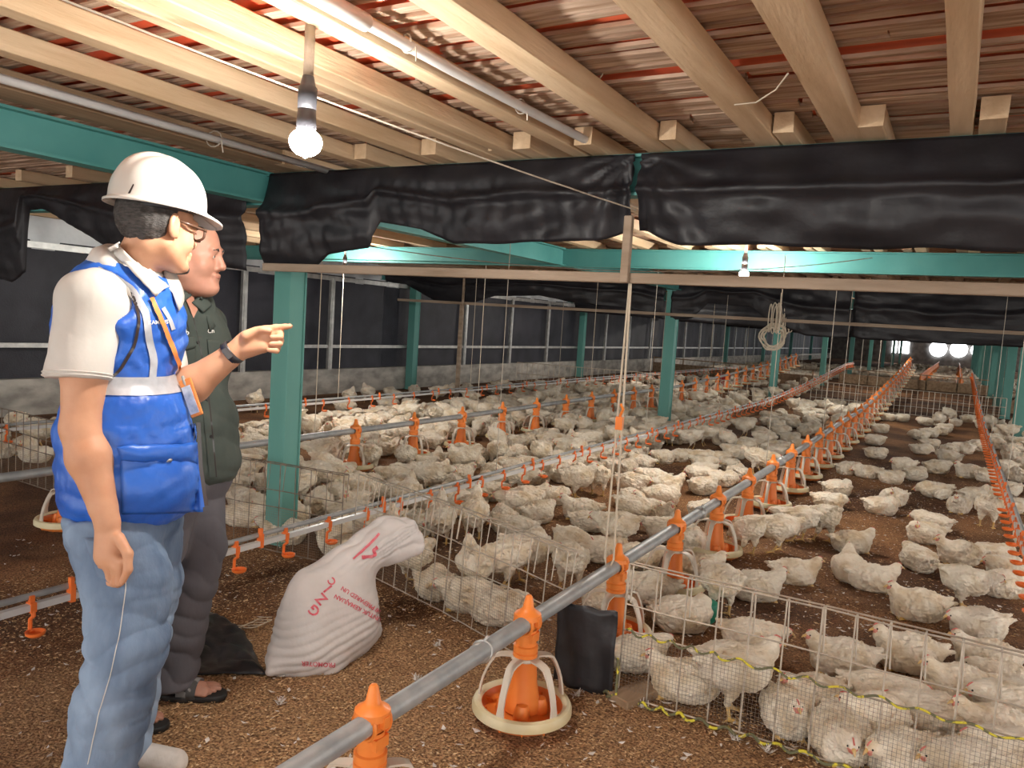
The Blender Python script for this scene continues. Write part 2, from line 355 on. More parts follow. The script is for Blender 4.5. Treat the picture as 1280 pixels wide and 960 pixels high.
# ------------------------------------------------------------------ timber bars hung below the beams
def bar(y, x0, x1, z, label, struts, strut_z=2.0):
    r = empty('timber_bar', (x0, y, z), label=label, cat='wooden bar')
    mb = MB(); mb.beam((0, 0, 0), (x1 - x0, 0, 0), .035, .042); bevel(mb.build('bar', 'bar_wood', r), .003, 1)
    for x in struts:
        mb = MB(); mb.beam((x - x0, -.03, -.02), (x - x0, -.03, strut_z - z), .034, .03); bevel(mb.build('strut', 'bar_wood', r), .003, 1)
    return r
bar(2.99, -3.32, 2.4, 1.582, 'long unpainted wooden bar hung under the nearest beam on a wooden strut', [-1.2, 1.4], strut_z=1.83)
bar(10.4, -8.3, 2.4, 1.60, 'farther brown wooden bar hung under the third beam', [-6.95, .9])
# the prop standing in front of the left wall
mb = MB(); mb.beam((-6.95, 10.35, 0), (-6.95, 10.35, 1.6), .06, .05); o = mb.build('wooden_prop', 'bar_wood', cat='wooden prop', label='thin upright wooden prop with a dark foot in front of the left wall'); bevel(o, .003, 1)
# ------------------------------------------------------------------ conduits and lamps
r = empty('conduit_pipe', (-1.43, 0, 2.135), cat='pipe', label='white plastic conduit pipe clipped along a ceiling joist')
mb = MB(); mb.tube([(-.01, -.6, 0), (0, 1.36, 0), (.01, 2, -.005), (.05, 3.0, -.01), (.06, 3.25, -.01)], .0165, 10); mb.build('tube', 'pvc', r, smooth=True)
for y in (1.75, 2.4):
    mb = MB(); xx = .03; mb.tube([(xx + .022 * math.cos(a) - .02, y + .004 * a, .024 * math.sin(a)) for a in np.linspace(0, 6, 14)] + [(xx, y + .03, -.045)], .0025, 5); mb.build('wire_tie', 'wire', r)
mb = MB(); mb.tube([(0, 1.25, 0), (0, 1.6, 0)], .024, 12); mb.build('joint', 'pvc', r, smooth=True)
r = empty('conduit_pipe', (-2.87, 0, 2.13), cat='pipe', label='pair of white conduit pipes beside the left green beam', group='white conduits')
for k, (dx, dz) in enumerate([(-.12, -.02), (-.07, -.035)]):
    mb = MB(); mb.tube([(dx, -1, dz), (dx, 3.2, dz)], .016, 10); mb.build('tube', 'pvc', r, smooth=True)
mb = MB(); mb.tube([(-.09 + .05 * math.cos(a), 2.35, -.03 + .035 * math.sin(a)) for a in np.linspace(0, 6, 12)] + [(-.04, 2.36, -.09)], .003, 5); mb.build('wire_tie', 'wire', r)
def lamp(x, y, z, label, rod=.33, r=.036, far=False):
    o = empty('lamp', (x, y, z), cat='lamp', label=label, group='bare bulbs hanging from the ceiling')
    R_ = r * 1.12
    b = MB(); b.lathe([(.0005, -R_)] + [(R_ * math.sin(t), -R_ * math.cos(t) * (.88 if t < 1.57 else .8)) for t in np.linspace(.2, 2.5, 12)], n=28 if not far else 12)
    b.build('bulb', 'bulb_far' if far else 'bulb_glow', o, smooth=True)
    b = MB(); b.lathe([(R_ * .6, R_ * .62), (.026, r + .005), (.023, r + .05), (.0005, r + .056)], n=20); b.build('bulb_neck', 'black_plastic', o, smooth=True)
    b = MB(); b.lathe([(.0005, r + .045), (.024, r + .045), (.025, r + .10), (.02, r + .105), (.015, r + .13)], n=20); b.build('lamp_socket', 'black_plastic', o, smooth=True)
    b = MB(); b.tube([(0, 0, r + .11), (0, 0, r + rod)], .0135, 10); b.build('drop_rod', 'bar_wood' if not far else 'pvc', o, smooth=True)
    return o
o = lamp(-1.53, 1.5, 1.81, 'big glowing white bulb hanging nearest, above and right of the men', .33, .038)
b = MB(); b.box((.03, 0, .35), (.085, .095, .06)); bevel(b.build('junction_box', 'white_plastic', o), .012, 3)
for x, y, z, lb in [(-1.52, 6.23, 1.86, 'glowing bulb hanging under the second green beam, right of middle'), (-5.9, 6.44, 1.81, 'small glowing bulb at the left beside the nearest green post'), (-5.9, 16.1, 1.92, 'tiny glowing bulb far back near the middle of the picture')]:
    lamp(x, y, z, lb, .3, .034, True)
for x, y, z, lb in [(2.6, 4.2, 1.9, 'added unseen fill bulb over the pen to the right of the picture'), (2.6, 11, 1.9, 'added unseen fill bulb over the right pen farther back'), (-1.5, 14.5, 1.9, 'added unseen fill bulb over the middle pen beyond the third beam'), (-1.5, 24, 1.9, 'added unseen fill bulb over the empty pen far back'), (-5.9, 27, 1.9, 'added unseen fill bulb far back over the left pen'), (-1.2, 38, 1.9, 'added unseen fill bulb far back over the far flock')]:  # extra bulbs out of sight, added to brighten the pens and the back
    lamp(x, y, z, lb, .3, .034, True)
# cord stretched under the joists, ends at the strut
mb = MB(); a = Vector((-1.97, .9, 2.09)); b_ = Vector((-1.19, 3.0, 1.86)); A = []
for k in range(30):
    t = k / 29; A.append(a.lerp(b_, t) + Vector((.004 * nz(k, 0, 0, .9), 0, -.05 * 4 * t * (1 - t) * .35)))
mb.tube(A, .003, 6); mb.build('cord', 'wire', cat='cord', label='thin pale cord stretched diagonally under the joists past the bulb')
mb = MB(); a = Vector((-3.3, 3.0, 1.79)); b_ = Vector((-.6, 6.2, 2.0)); mb.tube([a.lerp(b_, k / 19) + Vector((0, 0, -.16 * 4 * (k / 19) * (1 - k / 19))) for k in range(20)], .003, 5); mb.build('cord', 'wire_dark', cat='cord', label='dark cord sagging behind the nearest curtain')
# dangling straw and twine from the slats
for i, pts in enumerate([[(690, 92), (660, 112), (610, 128), (556, 131)], [(250, 205), (258, 240), (254, 275)], [(285, 205), (300, 240), (322, 282)], [(222, 155), (232, 175), (218, 200)]]):
    P = [at_z(640 + p[0] / 2 if i else 640 + p[0] / 2, p[1] , 2.10 - .01 * k) if i == 0 else at_z(640 + p[0] / 2, p[1] / 2, 2.24 - .035 * k) for k, p in enumerate(pts)]
    mb = MB(); mb.tube(P, .0025, 5); mb.build('twine', 'rope', cat='twine', group='loose strands hanging from the slats', label=['long pale twine looping below two joists at the top right', 'straw strand hanging straight down from the slats, left of two', 'straw strand hanging aslant from the slats, right of two', 'short curled straw strand under the slats'][i])
mb = MB(); P = [at_d(1224, 250, 3.1), at_d(1240, 232, 3.1), at_d(1262, 212, 3.1), at_d(1285, 192, 3.1)]; mb.tube(P, .006, 6); mb.build('twine', 'rope', cat='twine', label='frayed pale rope tail at the right end of the near curtain')
# coil of cable hanging by the third beam
o = empty('cable_coil', (-2.02, 10.2, 1.0), cat='cable coil', label='coil of white cable hanging over the second left post')
cx0, cz0 = at_d(969, 418, 1)[0], 0
r_ = ray(966, 421); c = CAM + r_ * (10.33 / r_[1]); o.location = c
U = Vector(RC[:, 0]); Vu = Vector((0, 0, 1)); mb = MB(); P = []
for k in range(150):
    a = k / 149 * 2 * PI * 6; R_ = .14 + .03 * math.sin(k * .31); P.append(U * (R_ * math.cos(a) + .012 * math.sin(k)) + Vu * (R_ * 1.05 * math.sin(a)) + Vector((0, .02 * math.sin(k * .2), 0)))
mb.tube(P, .009, 6); mb.build('loops', 'rope', o)
mb = MB()
for k in range(9):
    x = -.05 + .03 * k; w_ = .02 + .012 * (k % 3); zt = .40 + .02 * (k % 2); P = []
    for q in range(21):
        a = q / 20 * 2 * PI; P.append(U * (x + w_ * math.cos(a) + .02 * math.sin(k)) + Vu * (.24 + (zt - .22) * math.sin(a)) + Vector((0, .01 * k - .04, 0)))
    mb.tube(P[:-1], .0075, 5, close=True)
mb.tube([U * .06 + Vu * .38, U * .06 + Vu * (1.95 - c[2])], .008, 5)
mb.build('hanging_strands', 'rope', o)
# ================================================================== feed lines and drinker lines
PANR = .165
def make_pan(zp=.36):
    """feeder pan hung below a pipe whose axis is at height zp and runs along Y; origin on the floor under the pipe"""
    r = empty('feeder_pan', (0, 0, 0), cat='poultry feeder', group='orange and cream feeder pans')
    b = MB(); z = zp                                         # saddle clamp around the pipe with its cone
    for s in (-1, 1):
        b.tube([(.036 * math.cos(a), s * .03, z + .036 * math.sin(a)) for a in np.linspace(0, 2 * PI, 16, endpoint=False)], .006, 6, close=True)
    P = []
    for yy in (-.034, .034): P.append([(.035 * math.cos(a), yy, z + .035 * math.sin(a)) for a in np.linspace(0, 2 * PI, 21)])
    b.grid(P)
    b.lathe([(.048, .012), (.046, .03), (.03, .04), (.02, .05), (.0125, .088), (.008, .094), (.0005, .095)], (0, 0, z + .004), 16)
    b.box((.034, 0, z + .012), (.03, .022, .03)); b.box((-.034, 0, z + .012), (.03, .022, .03))
    autosmooth(b.build('clamp', 'orange', r))
    b = MB(); b.lathe([(.034, z - .02), (.036, z - .075), (.043, z - .078), (.043, z - .098), (.038, z - .1), (.043, z - .104), (.043, z - .125), (.036, z - .127)], n=20); b.box((.0, 0, z - .045), (.074, .05, .03)); autosmooth(b.build('collar', 'orange', r))
    b = MB(); b.lathe([(.040, z - .12), (.048, .15), (.062, .085), (.065, .055), (.03, .052)], n=24)
    for k in range(4):
        a = k * PI / 2 + .5; b.lathe([(.0005, .10), (.02, .095), (.028, .07), (.03, .045)], (.062 * math.cos(a), .062 * math.sin(a), 0), 10)
    autosmooth(b.build('feed_tube', 'orange', r), 50)
    b = MB(); b.lathe([(.0005, .052), (.05, .05), (.09, .04), (.13, .036), (.150, .05), (.158, .07), (.162, .07), (.158, .048), (.14, .028), (.09, .02), (.0005, .02)], n=40)
    for k in range(12): a = k * PI / 6; b.box((.135 * math.cos(a), .135 * math.sin(a), .04), (.03, .005, .02), rz=a)
    autosmooth(b.build('tray', 'orange', r), 40)
    b = MB(); prof = [(.141, .074), (.146, .082), (.156, .086), (.168, .082), (.174, .07), (.174, .052), (.168, .05), (.165, .064), (.15, .07), (.141, .074)]
    b.lathe(prof, n=48); autosmooth(b.build('rim', 'cream', r), 40)
    for k in range(5):
        a = k * 2 * PI / 5 + .95; ca, sa = math.cos(a), math.sin(a); b = MB(); rows = []
        for t in np.linspace(0, 1, 9):
            if t < .35: q = t / .35; rr = .04 + .058 * q; zz = z - .122 - .008 * q ** 2
            else: q = (t - .35) / .65; rr = .098 + .052 * math.sin(q * PI / 2) ** 1.0; zz = (z - .13) * (1 - q ** 1.15) + .078 * q ** 1.15
            w = .038 - .016 * min(1, t * 1.6) + (.008 if t > .9 else 0); th = .006
            nx_, nz_ = (.6, .8)
            rows.append([(rr * ca - w * sa * .5, rr * sa + w * ca * .5, zz), (rr * ca + w * sa * .5, rr * sa - w * ca * .5, zz), ((rr + th) * ca + w * sa * .5, (rr + th) * sa - w * ca * .5, zz + th), ((rr + th) * ca - w * sa * .5, (rr + th) * sa + w * ca * .5, zz + th), (rr * ca - w * sa * .5, rr * sa + w * ca * .5, zz)])
        b.grid(rows); autosmooth(b.build('grill_arm', 'white_plastic', r), 40)
    b = MB(); b.tube([(.044 * math.cos(a), .044 * math.sin(a), z - .122) for a in np.linspace(0, 2 * PI, 20, endpoint=False)], .007, 6, close=True); b.build('grill_ring', 'white_plastic', r, smooth=True)
    return r
pan0 = make_pan(); index_kids()
used = [False]
def put_pan(x, y, z, rz, label):
    if not used[0]: o = pan0; used[0] = True
    else: o = copy_tree(pan0)
    o.location = (x, y, z); o.rotation_euler = (0, 0, rz); o['label'] = label; return o
# near feed line
XF = -1.19
def lift(y, y0=12.5, y1=26, h=.62): return h * max(0, min(1, (y - y0) / (y1 - y0))) ** 1.3
NP = []
y = 1.475; k = 0
while y < 26:
    NP.append((XF, y, lift(y), k)); y += .815; k += 1
for x, y, z, k in NP:
    put_pan(x, y, z - .015, 0, ['feeder pan on the near feed pipe, cut off by the bottom of the picture', 'feeder pan hanging in the open aisle in front of the fence'][k] if k < 2 else 'feeder pan on the grey feed pipe of the near pen, %s along it' % ORD[k])
def pipe_line(name, x, y0, y1, z, rad, label, m='pipe_grey', liftf=None, coup=3.0, c0=1.9, **kw):
    r = empty(name, (x, y0, 0), cat='pipe', label=label)
    b = MB(); b.tube([(.004 * math.sin(y), y - y0, z + (liftf(y) if liftf else 0) + .004 * math.sin(y * .8)) for y in np.arange(y0, y1, .4)], rad, 14); b.build('pipe', m, r, smooth=True)
    y = c0
    while y < min(y1, 14):
        zz = z + (liftf(y) if liftf else 0)
        b = MB(); b.tube([(0, y - y0 - .035, zz), (0, y - y0 + .035, zz)], rad * 1.12, 14); b.tube([(0, y - y0, zz + rad), (0.012, y - y0 + .01, zz + rad + .02)], .006, 6)
        b.tube([(rad * 1.2 * math.cos(a), y - y0 + .006 * math.sin(2 * a), zz + rad * 1.2 * math.sin(a)) for a in np.linspace(0, 2 * PI, 14, endpoint=False)], .004, 5, close=True)
        b.build('coupling', 'steel', r, smooth=True); y += coup
    return r
pipe_line('feed_pipe', XF, .7, 27.5, .345, .0285, 'thick grey feed pipe running from the front of the aisle down the near pen', liftf=lift, coup=2.35, c0=2.0)
# left feed line
XL = -4.36; k = 0; y = 2.54
pipe_line('feed_pipe', XL, -.5, 30, .36, .026, 'long grey feed pipe in the pen beyond the nearest green post', coup=3, c0=3.6, liftf=lambda y: lift(y, 13, 26, .5))
while y < 26:
    put_pan(XL, y, lift(y, 13, 26, .5), 0, 'feeder pan on the feed pipe of the left pen, %s along it%s' % (ORD[k], ', beside the men' if k == 0 else '')); y += .815; k += 1
# drinker lines
def make_cup(clip, arm, cup):
    b = MB()
    # clip on the square tube (origin = tube centre), arm down, oval cup with raised edge
    b.box((0, 0, 0), (.034, .02, .034)); b.box((0, 0, .028), (.016, .016, .025))
    b.tube([(.012, 0, -.012), (.014, 0, -.03), (-.006, 0, -.045), (-.008, 0, -.085), (.008, 0, -.092)], [.008, .008, .007, .007, .01], 6)
    rr = [(.0005, 0), (.022, .001), (.031, .008), (.033, .018), (.029, .018), (.02, .008), (.0005, .006)]
    k = len(b.v); b.lathe(rr, (.026, 0, -.100), 14)
    return b
def drink_line(x, y0, y1, z, cup_y0, sp, label, side=1, liftf=None, tall_every=3, m='cup_orange'):
    r = empty('drinker_line', (x, y0, 0), cat='drinker line', label=label); L = (lambda y: liftf(y) if liftf else 0)
    Y = np.arange(y0, y1, .5)
    b = MB(); b.tube([(-.012 * side, y - y0, z + .036 + L(y)) for y in Y], .0125, 8); b.build('steel_pipe', 'pipe_grey', r, smooth=True)
    b = MB(); rows = [[(a * .012, y - y0, z + c * .012 + L(y)) for a, c in ((-1, -1), (1, -1), (1, 1), (-1, 1), (-1, -1))] for y in Y]; b.grid(rows); b.build('water_tube', 'pvc', r)
    base = make_cup(0, 0, 0); proto = base.build('nipple_cup', m, r); autosmooth(proto, 40); proto.rotation_euler = (0, 0, 0 if side > 0 else PI)
    cy = cup_y0; n = 0; first = True
    while cy < y1 - .1 and n < 98:
        c = proto if first else proto.copy()
        if not first: COL.objects.link(c)
        first = False; c.location = (0, cy - y0, z + L(cy)); cy += sp; n += 1
    hb = MB(); hb.box((0, 0, .012), (.03, .018, .065)); hb.box((0, 0, .055), (.018, .014, .03)); hp = hb.build('pipe_bracket', m, r); hp.location = (0, cup_y0 + .14 - y0, z + L(cup_y0)); y = cup_y0 + .14 + tall_every * sp * 1.0
    while y < min(y1, 20):
        c = hp.copy(); COL.objects.link(c); c.location = (0, y - y0, z + L(y)); y += tall_every * sp
    return r
XM = -2.72
drink_line(XM, .4, 26, .27, 1.46, .295, 'white and grey drinker line with orange cups running beside the nearest post', liftf=lambda y: lift(y, 13, 24, .45))
drink_line(.43, 4.0, 26, .29, 4.2, .235, 'drinker line with close-set orange cups along the right edge of the near pen', side=-1, liftf=lambda y: lift(y, 12, 24, .4), tall_every=4)
drink_line(-6.15, -.5, 26, .31, 1.0, .42, 'far drinker line with orange cups in front of the left wall')
for x, lb in ((-1.0, 'faint orange feeder line far beyond the empty pen, left one'), (.2, 'faint orange feeder line far beyond the empty pen, right one')):
    b = MB(); b.tube([(x, 30, .42), (x, 60, .42)], .03, 6)
    for y in np.arange(30, 58, .8): b.lathe([(.03, .4), (.05, .2), (.14, .12), (.15, .08), (.001, .06)], (x, y, 0), 8)
    b.build('feeder_line', 'orange', cat='feeder line', label=lb)
# ropes that carry the lines
def rope(x, y, z0, z1, label, r=.0035, dx=0, dy=0, pair=0, grp='thin ropes holding up the feed and drinker lines', m='rope'):
    b = MB(); 
    for s in ((0,) if not pair else (-1, 1)):
        b.tube([(x + dx + s * pair * .15, y + dy, z1), (x + s * pair, y, z0)], r, 5)
    if pair: b.tube([(x - pair, y, z0), (x, y - .01, z0 - .06), (x + pair, y, z0)], r, 5)
    return b.build('rope', m, cat='rope', label=label, group=grp)
rope(-1.19, 3.0, .40, 1.57, 'doubled pale rope dropping from the wooden bar to the near feed pipe', .0045, pair=.02)
b = MB(); b.box((-1.19, 3.0, 0.98), (.03, .02, .055)); b.tube([(-1.19, 3.0, 1.01), (-1.175, 2.99, 1.04), (-1.19, 3.0, 1.06)], .006, 6); b.build('rope_adjuster', 'orange', cat='rope clip', label='small orange adjuster clip on the doubled rope')
n = 0
for i, y in enumerate([6.1, 9.0, 10.4, 12.2, 15.2, 18.3, 21.4]): rope(XF, y, .40 + lift(y), 2.0, 'thin rope rising from the near feed pipe, %s beyond the doubled rope' % ORD[i], m='wire')
for i, y in enumerate([4.5, 6.9, 9.8, 12.7, 15.7, 18.8]): rope(XL, y, .40, 2.05, 'thin rope rising from the left feed pipe, %s from the viewer' % ORD[i], m='rope')
for i, y in enumerate([4.6, 7.6, 10.4, 13.5, 16.6]): rope(XM, y, .3, 2.05, 'thin rope rising from the middle drinker line, %s from the viewer' % ORD[i], .0025, m='wire')
for i, y in enumerate([6.7, 9.5, 12.4, 15.6, 18.6]): rope(-6.15, y, .35, 2.05, 'thin rope rising from the far drinker line, %s from the viewer' % ORD[i], m='rope')
for i, y in enumerate([7.0, 10.3, 13.3, 16.4]): rope(.43, y, .3, 2.0, 'thin rope rising from the right drinker line, %s from the viewer' % ORD[i], .0025, m='wire')
# ------------------------------------------------------------------ wire fences
def fence(pts, h, label, pitch=.10, fine=True, lean=0, dark=False, double=True, hz=None, sp2=True, w=.0022, skip=None):
    """pts: ground polyline"""
    m = 'wire_dark' if dark else 'wire'
    r = empty('wire_fence', (pts[0][0], pts[0][1], 0), cat='wire fence', label=label); o0 = Vector((pts[0][0], pts[0][1], 0))
    v = MB(); hB = MB(); fi = MB()
    for a, b in zip(pts[:-1], pts[1:]):
        a = Vector((*a, 0)); b = Vector((*b, 0)); d = (b - a); L = d.length; d.normalize(); nr = Vector((-d.y, d.x, 0)); n = max(1, int(L / pitch))
        for k in range(n + 1):
            p = a + d * L * k / n - o0
            if skip and skip(p + o0): continue
            t = lean + .006 * nz(k, a.x, 0, 2)
            big = (k % 4 == 0)
            rad = w * (1.25 if big else 1)
            v.tube([p + Vector((0, 0, 0)), p + nr * t * .5 + Vector((.004 * nz(k, 1, 2), 0, h * .5)), p + nr * t + Vector((0, 0, h))], rad, 5)
            if double:
                q = p + nr * (t + .045)
                v.tube([p + nr * t + Vector((0, 0, h)), q + Vector((0, 0, h - .006))], rad, 4)
                v.tube([q + Vector((0, 0, h - .006)), q + nr * (-.03) + d * (.01) + Vector((0, 0, h - .15 - .03 * nz(k, 3, 1)))], rad * .9, 4)
        for z in (hz or (.005, .255, .35, h)):
            ll = []
            for k in range(13): s = k / 12; ll.append(a - o0 + d * L * s + nr * lean * z / h + Vector((0, 0, z + .006 * nz(s * L, z, 3, 3) * (z > .1))))
            hB.tube(ll, w * 1.1, 4)
        if double: hB.tube([a - o0 + d * L * s + nr * (lean + .045) + Vector((0, 0, h - .004)) for s in (0, 1)], w * 1.1, 4)
        if fine:
            nf = int(L / .0128)
            for k in range(nf + 1):
                p = a + d * L * k / nf - o0; q = Vector((.0006, 0, 0)); 
                fi.add([p - d * .00055, p + d * .00055, p + d * .00055 + Vector((0, 0, .255)), p - d * .00055 + Vector((0, 0, .255))], [(0, 1, 2, 3)])
                fi.add([p - nr * .00055, p + nr * .00055, p + nr * .00055 + Vector((0, 0, .255)), p - nr * .00055 + Vector((0, 0, .255))], [(0, 1, 2, 3)])
            for z in np.arange(.01, .26, .0135):
                A = a - o0 + Vector((0, 0, z)); B = b - o0 + Vector((0, 0, z)); e = Vector((0, 0, .00055)); fi.add([A - e, B - e, B + e, A + e], [(0, 1, 2, 3)])
    v.build('upright_wires', m, r); hB.build('rail_wires', m, r)
    if fine: fi.build('fine_netting', 'wire_dark', r)
    return r
fence([(-.98, 2.66), (-.3, 2.66), (.6, 2.62)], .50, 'bent wire mesh fence in front of the near pen, right of the black flap', lean=.02, w=.003)
fence([(-2.72, 3.12), (-1.95, 2.9), (-1.24, 2.64)], .50, 'wire mesh fence between the white sack and the black flap', lean=.03, w=.0028)
fence([(-5.0, 2.95), (-3.6, 2.98), (-2.76, 3.08)], .50, 'wire mesh fence across the foot of the nearest green post', lean=.0, dark=True, w=.0024)
fence([(-7.9, 3.2), (-6.3, 3.0), (-5.05, 2.95)], .50, 'wire mesh fence at the far left behind the man in blue', dark=True, double=False, w=.003)
fence([(-2.6, 17.3), (-1.3, 17.3)], .5, 'distant wire fence closing the near pen, left of its feed line', double=False, fine=False, pitch=.1, w=.006, hz=(.01, .17, .33, .5))
fence([(-1.1, 17.3), (.9, 17.3)], .5, 'distant wire fence closing the near pen, right of its feed line', double=False, fine=False, pitch=.1, w=.006, hz=(.01, .17, .33, .5))
fence([(-3.4, 15.5), (-6.2, 15.5), (-8.5, 15)], .45, 'distant wire fence across the left pen', double=False, fine=False, pitch=.12, w=.006, hz=(.01, .2, .45))
for x0, x1, y, lb in ((-3.3, .95, 27.6, 'dark board fence beyond the empty pen'), (-8.5, -3.6, 24, 'dark board fence beyond the empty left pen'), (1.05, 6, 20.5, 'dark board fence behind the right row of posts')):
    b = MB(); b.box(((x0 + x1) / 2, y, .17), (x1 - x0, .03, .3)); b.beam((x0, y, .48), (x1, y, .48), .03, .03)
    for x in np.arange(x0, x1 + .1, (x1 - x0) / 5): b.beam((x, y, 0), (x, y, .5), .03, .03)
    b.build('board_fence', 'wood_dark', cat='board fence', label=lb)
# black flap tied to the fence under the feed pipe
rows = []
for j in range(14):
    t = j / 13; rows.append([(-1.235 + .245 * i / 15 + .004 * t, 2.615 - .006 + .012 * nz(i * .3, j * .2, 0, 1.3) + .012 * math.cos(i / 15 * PI * 2.2), .325 * (1 - t) + .004 + .004 * math.sin(i)) for i in range(16)])
b = MB(); b.grid(rows); o = b.build('plastic_flap', 'black_sheet', smooth=True, cat='plastic flap', label='black plastic flap closing the fence gap beneath the feed pipe'); solid(o, .004)
# yellow ropes woven along the fence
def twist(pts, label, r=.0055):
    b = MB(); n = 160; P = []
    L = [Vector(p) for p in pts]
    for k in range(n):
        t = k / (n - 1) * (len(L) - 1); i = min(int(t), len(L) - 2); p = L[i].lerp(L[i + 1], t - i); P.append(p + Vector((0, .010 * math.cos(k * .55), .008 * math.sin(k * .55) + .006 * nz(k, 0, 0, .2))))
    b.tube(P, r, 6); return b.build('yellow_rope', 'yellow_rope', smooth=True, cat='rope', label=label)
twist([(-1.02, 2.61, .015), (-.7, 2.635, .012), (-.3, 2.635, .015), (.35, 2.6, .015)], 'yellow and black rope laced along the foot of the near fence')
twist([(-.96, 2.64, .262), (-.6, 2.645, .26), (-.1, 2.64, .265), (.5, 2.61, .262)], 'yellow rope laced halfway up the near fence', .004)
b = MB(); b.tube([(-1.0, 2.6, .012), (-.965, 2.6, .03), (-.975, 2.63, .13), (-.985, 2.64, .15)], .0055, 6); b.build('yellow_rope', 'yellow_rope', cat='rope', label='short loose yellow rope end beside the black flap')
b = MB(); p = at_z(790, 876); b.box((p[0], p[1] + .03, .012), (.10, .2, .035), rz=-.35); bevel(b.build('wood_offcut', 'wood_dark', cat='wooden block', label='brown wooden block lying under the near fence by the flap'), .004, 1)
# green bowl among the chickens, red bucket by the wall
b = MB(); p = at_z(880, 775); b.lathe([(.0005, 0), (.05, 0), (.06, .02), (.066, .07), (.06, .09), (.04, .1), (.0005, .102)], (p[0], p[1], .0), 20); autosmooth(b.build('green_container', mat('green_plastic', (.03, .30, .20), .4), cat='container', label='small dark green container behind a standing chicken'), 40)
b = MB(); p = at_d(907, 462, 20.5); b.lathe([(.0005, 0), (.11, 0), (.15, .28), (.155, .28), (.155, .3), (.14, .3), (.11, .03)], (p[0], p[1], 0), 18); b.build('bucket', mat('red_plastic', (.5, .03, .03), .4), cat='bucket', label='small red bucket far off by the left wall')
